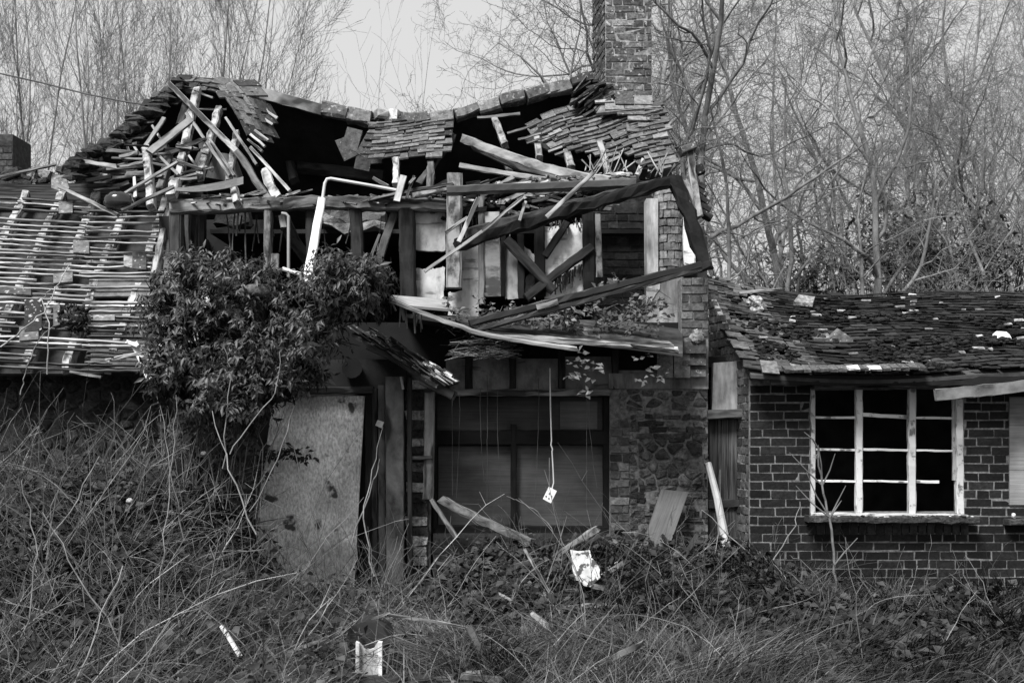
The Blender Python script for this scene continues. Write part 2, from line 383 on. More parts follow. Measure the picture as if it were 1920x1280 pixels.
# roof
hole = [(1388, 566), (1412, 556), (1436, 574), (1412, 588)]
def SR(u, v):
    x = XL - .05 + u * (XR + .15 - XL); y = 12.25 - v * 2.55
    z = 2.93 - v * .97 + .19 * max(0, 1 - u / .26) ** 1.5 * (1 - v) ** .6 + .02 * math.sin(x * 2.3) * math.sin(y * 3) - .025 * math.sin(u * 9) * v
    return Vector((x, y, z))
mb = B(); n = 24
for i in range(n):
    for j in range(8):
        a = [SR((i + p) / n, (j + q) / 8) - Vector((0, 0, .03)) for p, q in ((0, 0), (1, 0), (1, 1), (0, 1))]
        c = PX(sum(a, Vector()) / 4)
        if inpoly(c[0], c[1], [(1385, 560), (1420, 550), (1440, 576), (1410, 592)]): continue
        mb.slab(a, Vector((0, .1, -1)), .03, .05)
roof = mb.obj('roof', 'shade_fill', ob)
mb = B()
def kR(p, u, v):
    x, y = PX(p); return not inpoly(x, y, hole)
def tR(): pass
tiles(mb, SR, 29, W=.15, L=.2, T=.013, keep=lambda p, u, v: kR(p, u, v) and u > .13, tone=(.006, .034), jit=.022, rot=.10, lost=.015, slip=.03, tilt=.13)
tiles(mb, SR, 30, W=.15, L=.2, T=.010, keep=lambda p, u, v: kR(p, u, v) and u <= .15, tone=(.03, .13), jit=.03, rot=.13, lost=.05, slip=.06)
for k in range(50):                               # slipped and pale tiles
    u, v = R(0, .75), R(.02, .97); p = SR(u, v)
    t = random.choice((.4, .5, .25, .15))
    mb.box(p + Vector((0, -.03, .035)), (Matrix.Rotation(R(-.2, .2), 3, 'Z') @ X3, Vector((0, -.93, -.37)), Vector((0, -.37, .93))), (R(.015, .05), R(.006, .02), .006), t, .006)
mb.obj('roof_tiles', 'tile_dark', roof)
mb = B()                                          # eave course, lighter and lifted
for k in range(16):
    x = xa(1475, 9.7) + k * .075; mb.box(Vector((x, 9.66, zt(692 - k * .35, 9.66))), (X3, Vector((0, -.95, -.3)), Vector((0, -.3, .95))), (.036, .07, .012), R(.06, .12), .006)
for k, x in enumerate((1600, 1640)): mb.box(Vector((xa(x, 9.6), 9.6, zt(690, 9.6))), (X3, Vector((0, -.95, -.3)), Vector((0, -.3, .95))), (.05, .05, .012), .62, .008)
mb.obj('eave_tile_course', 'tile', roof)
mb = B()
for k in range(2200):
    u, v = R(.03, .85), max(R(0, 1), R(0, 1)); p = SR(u, v)
    if mnoise.noise(p * 1.7) < -.06 + .25 * (1 - v): continue
    r = R(.008, .028); mb.lump(p + Vector((0, 0, .04)), r, R(.010, .04), 5, 4, .4, (1.7, 1.2, .7))
mb.obj('moss', 'moss', roof)['kind'] = 'stuff'
mb = B(); mb.sweep([Vector((XL + .12, 9.72, zt(712, 9.72))), Vector((XR, 9.72, zt(716, 9.72)))], .085, .03, .008)
mb.sweep([Vector((xa(1520), 9.9, zt(724, 9.9))), Vector((xa(1760), 9.9, zt(722, 9.9)))], .04, .05, .16)
mb.obj('fascia', 'wood', ob)
mb = B()                                          # soffit and rafter feet
mb.abox(XL, XR, 9.75, 10.0, 1.915, 1.93, .02); mb.obj('soffit', 'shade_fill', ob)
# window
wf = B(); D = 10.03
def bar(mb, a, b, w, t, tone=.62, rag=0, jit=.003): mb.sweep([Q(*a), Q(*b)], w * D / F, t, tone, jit=jit, rag=rag, step=.08)
bar(wf, (1523, 728, D), (1523, 966, D), 9, .06, .42); bar(wf, (1797, 735, D), (1799, 962, D), 14, .07, .5)
bar(wf, (1610, 728, D), (1610, 964, D), 13, .06, .55); bar(wf, (1709, 728, D), (1709, 964, D), 14, .06, .52)
bar(wf, (1519, 964, D - .02), (1806, 966, D - .02), 7, .08, .5); bar(wf, (1519, 729, D), (1806, 726, D), 6, .06, .1)
win = wf.obj('window', 'paint_peel', ob)
mb = B(); D = 10.04
for (a, b, w) in (((1527, 782), (1604, 783), 4.5), ((1616, 777), (1703, 782), 7), ((1715, 783), (1791, 784), 4.5),
                  ((1527, 842), (1604, 843), 4), ((1616, 842), (1703, 844), 4.5), ((1715, 844), (1791, 845), 4),
                  ((1527, 901), (1604, 902), 4), ((1616, 901), (1703, 903), 4), ((1715, 902), (1760, 903), 5.5)):
    bar(mb, a + (D,), b + (D,), w, .025, .62, jit=.0015)
bar(mb, (1788, 740, D), (1789, 900, D), 7, .03, .35)
mb.obj('glazing_bars', 'paint_peel', win)
mb = B(); mb.sweep([Vector((xa(1508), 9.93, zt(972, 9.93))), Vector((xa(1822), 9.93, zt(973, 9.93)))], .055, .2, .05, jit=.006, wob=.004)
sl = mb.obj('window_sill', 'stone', ob)
mb = B()
for k in range(60): mb.lump(Vector((R(xa(1515), xa(1815)), R(9.84, 9.9), zt(966, 9.9) + R(-.015, .004))), R(.006, .02), random.choice((.05, .08, .5, .35)), 5, 4, .4, (1.6, 1, .6))
mb.obj('moss', 'moss', sl)['kind'] = 'stuff'
# boarded window at the right edge
mb = B(); D = 9.98
for k, (a, b) in enumerate(((744, 797), (798, 880), (881, 946))): mb.slab([Q(1893, b, D), Q(2060, b, D), Q(2060, a, D), Q(1893, a, D)], Y3, .02, (.20, .23, .24)[k])
bw = mb.obj('boarded_window', 'board', ob)
mb = B(); mb.sweep([Q(1886, 978, 9.93), Q(2070, 978, 9.93)], .05, .15, .05); mb.lump(Q(1900, 966, 9.9), .022, .5); mb.obj('window_sill', 'stone', bw)
mb = B(); mb.sweep([Q(1752, 741, 9.62), Q(1990, 716, 9.62)], 22 * 9.62 / F, .03, .2, rag=.01)
tag(mb.obj('loose_board', 'wood'), 'plain grey fascia board hanging askew over the right end of the white window', 'board')
# debris on that roof
mb = B()
c = Q(1566, 632, 10.55)
for (p) in ([(1548, 640), (1575, 618), (1600, 636), (1598, 652), (1572, 640), (1556, 645)],):
    mb.slab([Q(x, y, 10.55) for x, y in p], Vector((0, .97, .25)), .09, .13)
mb.slab([Q(1520, 628, 10.62), Q(1552, 624, 10.62), Q(1560, 634, 10.55), Q(1524, 634, 10.55)], Vector((0, .3, -.9)), .03, .14)
tag(mb.obj('broken_ridge_tile', 'tile_ridge'), 'large broken grey ridge tile lying alone in the middle of the mossy roof slope', 'roof tile')
mb = B(); i = 0
pts = []
for k in range(9):
    a = -.2 + k * .22; pts.append((1868 + 24 * math.sin(a) * .55 + k * .9, 640 - 18 * math.sin(min(1.57, a + .3)) + (k > 5) * (k - 5) * 5))
mb.slab([Q(x, y, 10.55 - (y - 620) * .002) for x, y in ((1870, 634), (1871, 627), (1878, 621), (1887, 622), (1893, 627), (1897, 635), (1895, 642), (1885, 640), (1883, 634), (1878, 630))][::-1], Vector((-.2, .97, .1)), .08, .85)
tag(mb.obj('curved_tile', 'plastic'), 'small bright white curved tile on the dark roof near the right edge', 'roof tile')
for k, (x, y, s, t, lb) in enumerate(((1508, 560, 20, .3, 'flat pale slab on the roof just right of the hole in its tiles'), (1470, 606, 26, .2, 'broad grey stone slab lying below the hole in the outbuilding roof'),
        (1412, 586, 17, .5, 'white lump of mortar lying at the lower lip of the roof hole'), (1806, 626, 18, .05, 'dark flat slate lying on the roof left of the white curved tile'))):
    D = 11.9 - (y - 540) / 150 * 1.9; mb = B()
    mb.slab([Q(x - s, y + 5, D), Q(x + s * .8, y + 8, D - .05), Q(x + s, y - 4, D + .1), Q(x - s * .5, y - 8, D + .1)], Vector((0, .3, -.95)), .04, t)
    if k == 2:
        for j in range(6): mb.lump(Q(x + R(-10, 14), y - 8 + R(-16, 8), D), R(.025, .05), R(.4, .7), 6, 5, .4)
    tag(mb.obj('roof_debris', 'stone'), lb, 'rubble')
mb = B(); mb.sweep([Q(1385, 549, 11.6), Q(1466, 543, 11.7)], .032, .05, .5)
tag(mb.obj('loose_batten', 'wood'), 'short pale batten lying across the top of the broken outbuilding roof', 'batten')

# ================================================================== the cottage
G = 10.2; U = 10.7
ct = thing('ruined_cottage', 'derelict timber-framed cottage with a collapsed sagging tiled roof', 'building', (-.4, 10.2, 0))
# ---- passage door between stone wall and outbuilding
DD = 10.28
mb = B()
for k, (a, b, t) in enumerate(((1327, 1345, .045), (1346, 1366, .06), (1367, 1386, .075), (1387, 1404, .05))):
    mb.slab([Q(b, 1010, DD), Q(b, 786, DD), Q(a, 786, DD), Q(a, 1010, DD)], Y3, .03, t)
pd = mb.obj('passage_door', 'wood', ct)
mb = B(); mb.sweep([Q(1326, 945, DD - .02), Q(1404, 942, DD - .02)], .07, .03, .05); mb.obj('door_rail', 'wood', pd)
mb = B(); mb.sweep([Q(1398, 1010, DD - .05), Q(1399, 690, DD - .05)], .045, .08, .06); mb.obj('door_post', 'wood', ct)
mb = B(); mb.sweep([Q(1325, 778, DD - .06), Q(1398, 774, DD - .06)], .085, .12, .10); mb.obj('lintel', 'wood', ct)
mb = B(); mb.slab([Q(1335, 769, DD), Q(1397, 767, DD), Q(1396, 676, DD), Q(1338, 680, DD)], Y3, .1, .32); mb.obj('render_patch', 'render', ct)
# ---- stone ground floor wall
mb = B(); xs0, xs1 = xa(1143, G), xa(1327, G)
mb.abox(xs0, xs1, G, G + .3, -.2, zt(700, G), 1.0); sw = mb.obj('stone_wall', 'mortar', ct)
mb = B()
hz = (xa(1196, G), xa(1318, G), zt(912, G), zt(822, G))
rubble(mb, Vector((0, G, 0)), X3, Z3, -Y3, hz[0], hz[1], hz[2], hz[3], .15, .078, (.04, .11), .03, .008)
bricks(mb, Vector((0, G, 0)), X3, Z3, -Y3, xa(1180, G), xs1, zt(1030, G), zt(768, G), (.035, .13), holes=[hz], ch=.058, bl=.17, hdr=.5, jit=.013, proud=.014, lost=.10)
rubble(mb, Vector((0, G, 0)), X3, Z3, -Y3, xa(1160, G), xs1, zt(770, G), zt(730, G), .2, .05, (.05, .12), .016, .008)
mb.obj('rubble_stones', 'stone', sw)
mb = B(); bricks(mb, Vector((0, G, 0)), X3, Z3, -Y3, xs0, xa(1180, G), zt(1010, G), zt(780, G), (.04, .17), hdr=.5, jit=.006, proud=.014); mb.obj('brickwork', 'brick', sw)
mb = B(); mb.abox(xs0 - .01, xs1, G - .03, G, zt(729, G), zt(700, G), .22); mb.obj('render_band', 'render', sw)
mb = B()                                         # hung tiles above the band
for k in range(3): mb.slab([Q(1280, 662 + k * 22, 10.1), Q(1324, 662 + k * 22, 10.1), Q(1324, 640 + k * 22, 10.16), Q(1280, 640 + k * 22, 10.16)], Y3, .012, R(.05, .09))
for (a, b) in ((1232, 1262), (1264, 1294)): mb.slab([Q(a, 708, 10.08), Q(b, 708, 10.08), Q(b, 662, 10.14), Q(a, 662, 10.14)], Y3, .012, R(.10, .13))
mb.obj('hung_tiles', 'tile', ct)
# brick pier and rendered pier at the right hand corner
mb = B(); mb.abox(xa(1277, G), xa(1328, G), G, 10.5, zt(700, G), zt(522, G), 1.0); mb.abox(xa(1277, G), xa(1326, G), G + .01, G + .3, zt(720, G), zt(700, G), .5); pr = mb.obj('corner_pier', 'mortar', ct)
mb = B(); bricks(mb, Vector((0, G, 0)), X3, Z3, -Y3, xa(1277, G), xa(1328, G), zt(648, G), zt(520, G), (.06, .22), hdr=.3, jit=.005, proud=.012)
bricks(mb, Vector((xa(1328, G), G, 0)), Y3, Z3, X3, 0, .3, zt(640, G), zt(522, G), (.03, .09)); mb.obj('brickwork', 'brick', pr)
mb = B(); mb.lump(Q(1308, 632, 10.15), .07, .35, 8, 6, .3, (1, .6, .9)); mb.obj('mortar_lump', 'stone', pr)
mb = B(); D = 10.42
mb.slab([Q(1214, 640, D), Q(1280, 640, D), Q(1280, 515, D), Q(1212, 530, D)], Y3, .15, .34); mb.obj('rendered_pier', 'render', ct)
mb = B(); mb.slab([Q(1212, 570, D - .01), Q(1216, 556, D - .01), Q(1222, 566, D - .01), Q(1229, 552, D - .01), Q(1237, 542, D - .01), Q(1238, 528, D - .01), Q(1212, 532, D - .01)], Y3, .01, .5); mb.obj('flaked_plaster', 'plaster', ct)
# ---- boarded ground floor window
D = G + .12
mb = B()
for (p, t) in (([(815, 806), (1132, 806), (1132, 744), (815, 744)], .05), ([(822, 986), (958, 986), (958, 836), (822, 836)], .075), ([(966, 988), (1130, 988), (1130, 834), (966, 834)], .085), ([(1050, 804), (1120, 804), (1120, 752), (1050, 752)], .1)):
    e = -.012 if t == .1 and p[0][0] == 1050 else 0
    mb.slab([Q(x, y, D + e) for x, y in p], Y3, .02, t)
bw = mb.obj('boarded_window', 'board', ct)
mb = B()
for (a, b, w) in (((812, 820), (1140, 820), 28), ((963, 795), (963, 985), 11), ((1137, 735), (1137, 1000), 14), ((808, 992), (1142, 994), 17), ((812, 738), (1142, 738), 9), ((816, 740), (816, 990), 8)):
    mb.sweep([Q(*a, D - .04), Q(*b, D - .04)], w * D / F, .07, .006, jit=.003)
mb.obj('window_frame', 'wood', bw)
mb = B(); mb.abox(xa(806, D), xa(1143, D), D + .06, D + .2, -.2, zt(700, D), .03); mb.obj('window_wall', 'shade_fill', ct)
mb = B(); mb.abox(xa(812, G), xs0, G, G + .25, -.2, zt(1000, G), .4); bs = mb.obj('breast_wall', 'mortar_dark', ct)
mb = B(); bricks(mb, Vector((0, G, 0)), X3, Z3, -Y3, xa(812, G), xs0, -.1, zt(1003, G), (.02, .05)); mb.obj('brickwork', 'brick', bs)
# beam over it, plaster panels and studs under the porch roof
mb = B(); mb.sweep([Q(850, 736, G - .02), Q(1142, 736, G - .02)], 13 * G / F, .12, .16, jit=.006); mb.obj('lintel', 'wood', ct)
for (a, b, y0, y1, t) in ((836, 872, 672, 730, .18), (886, 956, 668, 730, .22), (968, 1046, 672, 730, .17), (1060, 1148, 668, 730, .18), (1158, 1232, 694, 728, .22)):
    mb = B(); mb.slab([Q(a, y1, G + .06), Q(b, y1, G + .06), Q(b, y0, G + .06), Q(a, y0, G + .06)], Y3, .05, t); mb.obj('plaster_panel', 'plaster', ct)
for (x, w) in ((879, 13), (961, 12), (1053, 13), (1153, 12)):
    mb = B(); mb.sweep([Q(x, 730, G + .02), Q(x, 655, G + .02)], w * G / F, .1, .02); mb.obj('stud', 'wood', ct)
mb = B(); mb.abox(xa(560, G), xa(1280, G), G + .16, G + .3, zt(735, G), 2.45, .008); mb.obj('upper_wall_backing', 'shade_fill', ct)  # near-black tone painted for the shade under the porch roof
# ---- stone and brick pier, timber jamb, door posts, door
mb = B(); mb.abox(xa(760, G), xa(808, G), G - .04, G + .3, -.2, zt(722, G), .7); pr = mb.obj('stone_pier', 'mortar_dark', ct)
mb = B(); v = zt(1060, G); k = 0
while v < zt(726, G):
    h = random.choice((.07, .09, .12)); 
    mb.box(Vector(((xa(762, G) + xa(804, G)) / 2 + R(-.01, .01), G - .05, v + h / 2)), (X3, Z3, Y3), (xa(804, G) / 2 - xa(762, G) / 2 - R(0, .02), h / 2 - .006, .03), random.choice((.05, .08, .5, .2, .4, .06)), .01); v += h
mb.obj('rubble_stones', 'stone', pr)
mb = B(); mb.sweep([Q(803, 935, 10.02), Q(806, 728, 10.02)], 20 * 10 / F, .07, .2, jit=.003); mb.sweep([Q(795, 732, 10.0), Q(818, 730, 10.0)], .035, .1, .08); jb = mb.obj('window_jamb', 'wood', ct)
mb = B(); mb.sweep([Q(764, 858, 9.96), Q(810, 857, 9.96)], .028, .03, .05); mb.obj('iron_bracket', 'metal', jb)
D = 9.92
for (x, w, y0, y1, t, dz) in ((741, 34, 706, 1110, .13, 0), (769, 9, 708, 1100, .03, .02), (717, 14, 722, 1095, .09, .06), (703, 12, 728, 1095, .05, .1)):
    mb = B(); mb.sweep([Q(x, y1, D + dz), Q(x - 1, y0, D + dz)], w * D / F, .05, t, jit=.002); mb.obj('door_post', 'wood', ct)
mb = B(); mb.sweep([Q(752, 706, D - .03), Q(756, 730, D - .03)], .02, .02, .4); mb.sweep([Q(706, 792, D), Q(718, 797, D)], .05, .03, .5); mb.obj('door_latch', 'metal', ct)
mb = B(); mb.sweep([Q(505, 733, 10.0), Q(700, 731, 10.0)], 13 * 10 / F, .1, .06); mb.obj('lintel', 'wood', ct)
mb = B(); mb.slab([Q(466, 1100, 10.02), Q(664, 1100, 10.02), Q(684, 742, 10.05), Q(512, 742, 10.05)], Y3, .02, .72); dr = mb.obj('plywood_door', 'ply', ct)
mb = B(); mb.abox(xa(440, 10.2), xa(762, 10.2), 10.14, 10.3, -.2, 2.1, .02); mb.obj('doorway_back', 'shade_fill', ct)
mb = B(); mb.sweep([Q(690, 1095, 10.0), Q(692, 742, 10.0)], 12 * 10 / F, .06, .012); mb.obj('door_gap', 'wood', ct)  # dark strip painted for the shaded gap beside the door
# ---- left ground floor rubble wall
mb = B(); mb.abox(-5.6, xa(500, G), G, G + .3, -.2, 2.3, .4); lw = mb.obj('left_wall', 'mortar_dark', ct)
mb = B(); rubble(mb, Vector((0, G, 0)), X3, Z3, -Y3, -5.6, xa(500, G), .8, 2.2, .16, .085, (.02, .07), .03, .008); mb.obj('rubble_stones', 'stone', lw)
# ---- shell: upper room, attic, floors
mb = B(); mb.abox(-5.6, 2.05, 14.6, 14.7, 0, 3.55, .03); mb.obj('back_wall', 'shade_fill', ct)
mb = B(); mb.abox(-5.6, 2.05, 10.55, 14.6, 2.05, 2.15, .03); mb.obj('upper_floor', 'shade_fill', ct)
mb = B(); mb.abox(-3.0, 1.35, 11.3, 14.6, 3.42, 3.46, .025); mb.obj('ceiling', 'shade_fill', ct)
mb = B(); mb.abox(-3.35, -3.25, 10.8, 14.6, 2.1, 3.5, .04); mb.obj('partition', 'shade_fill', ct); mb = B(); mb.abox(1.95, 2.05, 11.95, 14.6, 0, 3.5, .04); mb.obj('partition', 'shade_fill', ct)
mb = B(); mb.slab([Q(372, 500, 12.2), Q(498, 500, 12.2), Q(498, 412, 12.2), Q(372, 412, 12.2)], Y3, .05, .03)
mb.slab([Q(372, 700, 12.2), Q(498, 700, 12.2), Q(498, 500, 12.2), Q(372, 500, 12.2)], Y3, .05, .03); mb.obj('inner_wall', 'shade_fill', ct)
# ---- wall plate and posts
def part(name, pts, w, t, tone, mt='wood', parent=None, lab=None, **k):
    if tone > .25 and mt != 'paint_peel': tone *= .75
    mb = B(); D = pts[0][2]; mb.sweep([Q(*p) for p in pts], w * D / F, t, tone, **k); o = mb.obj(name, mt, parent or ct)
    if lab: o['label'] = lab
    return o
part('wall_plate', [(322, 392, U), (470, 384, U), (620, 380, U - .02), (760, 386, U), (852, 387, U)], 24, .14, .19, jit=.008, wob=.006)
part('wall_plate', [(330, 378, U + .1), (520, 378, U + .1), (640, 374, U + .05), (800, 370, U)], 6, .05, .28, jit=.006)
for (pts, w, t, tone, mt) in (
    ([(329, 560, U), (331, 398, U)], 22, .12, .09, 'wood'), ([(352, 500, U + .3), (352, 400, U + .3)], 9, .08, .06, 'wood'), ([(342, 520, U + .1), (341, 410, U + .1)], 6, .05, .16, 'wood'),
    ([(371, 520, U + .2), (370, 395, U + .2)], 5, .05, .1, 'wood'), ([(502, 530, U), (504, 396, U)], 13, .12, .15, 'wood_flaky'), ([(586, 530, U + .05), (583, 396, U + .05)], 17, .12, .03, 'wood'),
    ([(672, 510, U), (667, 394, U)], 22, .12, .035, 'wood'), ([(766, 560, U), (763, 392, U)], 30, .14, .02, 'wood'),
    ([(851, 540, U - .1), (853, 327, U - .1)], 29, .14, .36, 'wood_flaky'), ([(903, 570, U + .02), (902, 370, U + .02)], 11, .08, .17, 'wood'),
    ([(924, 556, U + .03), (921, 398, U + .03)], 32, .05, .42, 'wood_flaky'), ([(1013, 556, U + .02), (1011, 405, U + .02)], 20, .1, .01, 'wood'),
    ([(1105, 560, U), (1103, 400, U)], 23, .14, .012, 'wood'), ([(1124, 520, U - .03), (1120, 402, U - .03)], 12, .05, .22, 'wood_lime'), ([(978, 560, U), (976, 440, U)], 13, .1, .01, 'wood'),
    ([(943, 556, U + .06), (944, 440, U + .06)], 9, .1, .008, 'wood')):  # no post: near-black strip painted for the shaded gap between panels
    part('post', pts, w, t, tone, mt)
for (pts, w, tone) in (([(527, 400, U + .1), (552, 455, U + .2), (592, 505, U + .3)], 24, .025), ([(948, 448, U - .08), (1040, 548, U - .08)], 18, .04), ([(1064, 416, U + .01), (1020, 482, U + .01)], 14, .02),
                       ([(1112, 462, U - .06), (1060, 500, U - .06), (985, 560, U - .1)], 17, .025), ([(528, 402, U + .06), (534, 430, U + .06)], 14, .25)):
    part('brace', pts, w, .09, tone, rag=.02)
part('stub', [(516, 505, U - .06), (516, 476, U - .06)], 15, .06, .4, 'wood_lime')
for (p, t, mt) in (([(778, 468), (836, 471), (836, 398), (778, 398)], .42, 'plaster'), ([(780, 562), (832, 562), (834, 500), (808, 504), (780, 503)], .48, 'plaster'),
            ([(840, 628), (898, 628), (898, 590), (898, 455), (866, 462), (866, 545), (840, 548)], .38, 'plaster'), ([(946, 560), (974, 560), (974, 462), (946, 462)], .36, 'plaster'),
            ([(1021, 560), (1094, 560), (1094, 416), (1050, 424), (1021, 424)], .82, 'plaster'), ([(985, 560), (1004, 560), (1004, 500), (985, 520)], .3, 'plaster'),
            ([(984, 495), (1003, 508), (1003, 480), (984, 462)], .45, 'plaster')):
    mb = B(); mb.slab([Q(x, y, U + .05) for x, y in ragged(p)], Y3, .06, t); mb.obj('plaster_panel', mt, ct)
mb = B()
for k in range(26):                              # ragged lath at the top of the white panel
    x = R(1024, 1118); y = R(548, 575) * 0 + R(408, 428); mb.sweep([Q(x, y, U - .02), Q(x + R(-5, 5), y + R(4, 16), U - .03)], .008, .006, R(.03, .2), step=.03)
for k in range(26):
    x = R(1040, 1092); y = 520 - (x - 1040) * .55 + R(0, 8); mb.sweep([Q(x, y, U - .02), Q(x + R(-4, 4), y + R(8, 34), U - .02)], .012, .006, R(.04, .25), step=.03)
mb.obj('torn_lath', 'wood', ct)['kind'] = 'stuff'
# brick chimney breast inside, plaster jamb, pilaster
mb = B(); mb.abox(xa(1118, 11.4), xa(1222, 11.4), 11.4, 11.9, 2.1, 3.75, .5); cb = mb.obj('chimney_breast', 'mortar_dark', ct)
mb = B(); bricks(mb, Vector((0, 11.4, 0)), X3, Z3, -Y3, xa(1118, 11.4), xa(1222, 11.4), 2.1, 3.75, (.02, .06)); mb.obj('brickwork', 'brick', cb)
mb = B(); D = 10.7
mb.slab([Q(1213, 520, D), Q(1234, 520, D), Q(1234, 372, D), Q(1212, 372, D)], Y3, .2, .5); mb.obj('plaster_jamb', 'render', ct)
mb = B(); i0 = 0                                   # rounded brick pilaster
cx = (xa(1232, D) + xa(1284, D)) / 2; rad = (xa(1284, D) - xa(1232, D)) / 2
v = 2.85; r = 0
while v < 3.72:
    for k in range(5):
        a = math.pi * (.08 + .168 * (k + (.5 if r % 2 else 0)))
        nrm = Vector((-math.cos(a), -math.sin(a), 0)); tg = Vector((-nrm.y, nrm.x, 0)); c = Vector((cx, D + .12, v + .0375)) + nrm * rad * 1.0
        mb.box(c - nrm * .02, (tg, Z3, nrm), (rad * .25, .033, .03), R(.14, .34), .006)
    v += .0765; r += 1
pl = mb.obj('brick_pilaster', 'brick', ct)
mb = B(); mb.abox(cx - rad * .9, cx + rad * .95, D + .1, D + .5, 2.7, 3.73, 1.6); mb.obj('core', 'mortar', pl)
part('white_board', [(1292, 500, 10.6), (1290, 395, 10.62)], 20, .03, .7, 'paint_peel', rag=.04)
part('white_board', [(1306, 497, 10.6), (1300, 440, 10.62)], 8, .03, .6, 'paint_peel', rag=.04)
mb = B()                                           # wool insulation hanging under the plate
mb.sweep([Q(604, 412, 11.1), Q(626, 420, 11.1), Q(650, 430, 11.1), Q(684, 424, 11.1), Q(724, 428, 11.1)], .09, .2, .34, jit=.02, wob=.015)
mb.sweep([Q(604, 404, 11.2), Q(640, 410, 11.2), Q(724, 412, 11.2)], .12, .2, .12, jit=.02, wob=.015)
mb.obj('loft_insulation', 'wool', ct); mb = B()
mb.sweep([Q(410, 404, 11.4), Q(440, 416, 11.4), Q(470, 410, 11.4)], .16, .2, .09, jit=.03, wob=.02)
mb.obj('loft_insulation', 'wool', ct)
# ---- main roof: back slope, ridge, surviving tiles
RID = [(150, 330), (240, 245), (335, 158), (352, 146), (420, 150), (450, 160), (530, 182), (620, 206), (700, 219), (760, 222), (830, 217), (930, 190), (1010, 172), (1130, 148), (1236, 198)]
mb = B()
for (a, b) in zip(RID[:-1], RID[1:]):
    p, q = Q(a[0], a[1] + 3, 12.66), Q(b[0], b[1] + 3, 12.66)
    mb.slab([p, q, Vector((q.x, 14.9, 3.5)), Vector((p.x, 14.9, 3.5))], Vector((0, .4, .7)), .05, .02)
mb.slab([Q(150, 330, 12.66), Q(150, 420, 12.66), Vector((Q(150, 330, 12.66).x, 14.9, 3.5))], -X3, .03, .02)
back = mb.obj('back_roof', 'shade_fill', ct)
def SF(u, v):                                       # the front slope as it once lay, sagging in the middle
    x = -5 + 6.7 * u; s = .42 * math.exp(-((x + 1.35) / 1.25) ** 2)
    return Vector((x, 12.6 - 1.9 * v, 5.34 - 1.78 * v - s * (1 - v) + .02 * math.sin(x * 5)))
PK = [[(326, 168), (345, 143), (400, 136), (446, 150), (470, 180), (440, 178), (400, 180), (340, 178)],
      [(395, 172), (445, 160), (488, 205), (494, 250), (468, 264), (432, 215)]]
HIP = [(330, 160), (352, 172), (318, 208), (300, 222), (250, 268), (196, 305), (150, 330), (118, 330), (180, 285), (250, 230), (292, 190)]
CEN = [(700, 226), (848, 228), (848, 258), (832, 300), (690, 304), (690, 250)]
mb = B()
tiles(mb, SF, 27, keep=lambda p, u, v: inpoly(*PX(p), PK[0]), tone=(.05, .2), rot=.12, jit=.03, slip=.04, T=.018, tilt=.14)
def SP(u, v): return bil(Q(446, 142, 12.5), Q(512, 238, 12.2), Q(378, 184, 12.1), Q(452, 292, 11.6), lambda u, v: Vector((0, -.08 * math.sin(math.pi * u), .06 * math.sin(math.pi * u))))(u, v)
tiles(mb, SP, 9, keep=lambda p, u, v: inpoly(*PX(p), PK[1]), tone=(.03, .17), rot=.13, jit=.02, slip=.03, T=.018, tilt=.14)
rt = mb.obj('roof_tiles', 'tile', ct)
mb = B()
tiles(mb, SF, 25, W=.17, L=.27, keep=lambda p, u, v: inpoly(*PX(p), HIP), tone=(.02, .07), rot=.2, jit=.05, slip=.1)
for k in range(34):
    t = k / 33; x = 335 - 205 * t + R(-6, 10); y = 160 + 168 * t + R(-10, 8); mb.lump(Q(x, y, 12.3 - 1.3 * t), R(.05, .10), R(.02, .06), 6, 4, .4, (1.4, 1, .6))
mb.obj('roof_tiles', 'tile_moss', ct)
mb = B()
tiles(mb, lambda u, v: SF(u, v), 24, W=.17, keep=lambda p, u, v: inpoly(*PX(p), CEN), tone=(.02, .15), rot=.08, jit=.015, slip=.05, lost=.05, T=.016, tilt=.1)
for (x, y, a) in ((660, 262, .3), (650, 278, -.4), (682, 298, .2), (700, 286, -.1), (690, 275, .5)):
    mb.box(Q(x, y, 12.3), (Matrix.Rotation(a, 3, 'Y') @ X3, Y3, Matrix.Rotation(a, 3, 'Y') @ Z3), (.085, .01, .12), R(.05, .12), .008)
mb.obj('roof_tiles', 'tile', ct)
mb = B()
SRt = bil(Q(940, 262, 12.5), Q(1215, 160, 12.5), Q(1000, 410, 11.2), Q(1275, 318, 11.2), lambda u, v: Vector((0, 0, .07 * math.sin(math.pi * u) - .05 * math.exp(-((u - .6) / .15) ** 2) * (1 - v * .5))))
RG = [(955, 220), (1010, 192), (1060, 178), (1128, 160), (1137, 198), (1236, 196), (1252, 245), (1262, 330), (1205, 328), (1195, 292), (1150, 300), (1100, 297), (1060, 287), (1018, 262), (985, 236)]
tiles(mb, SRt, 20, W=.15, L=.22, T=.02, keep=lambda p, u, v: inpoly(*PX(p), RG), tone=(.03, .17), rot=.12, jit=.02, slip=.05, lost=.04, tilt=.16)
STR = bil(Q(1133, 178, 12.3), Q(1240, 178, 12.3), Q(1150, 345, 11.2), Q(1262, 345, 11.2))
tiles(mb, STR, 15, W=.2, keep=lambda p, u, v: inpoly(*PX(p), [(1130, 195), (1238, 195), (1256, 330), (1215, 330), (1190, 240)]), tone=(.08, .26), rot=.08, jit=.03, slip=.03, T=.018, tilt=.16)
mb.obj('roof_tiles', 'tile', ct)
mb = B()                                            # slumped stack of loose tiles left of the chimney
for k in range(34):
    x, y = R(1078, 1135), R(150, 222); a = R(.25, .9)
    mb.box(Q(x, y, 12.35 + R(-.1, .1)), (Matrix.Rotation(-a, 3, 'Y') @ X3, Y3, Matrix.Rotation(-a, 3, 'Y') @ Z3), (.11, .08, .009), R(.03, .12), .006)
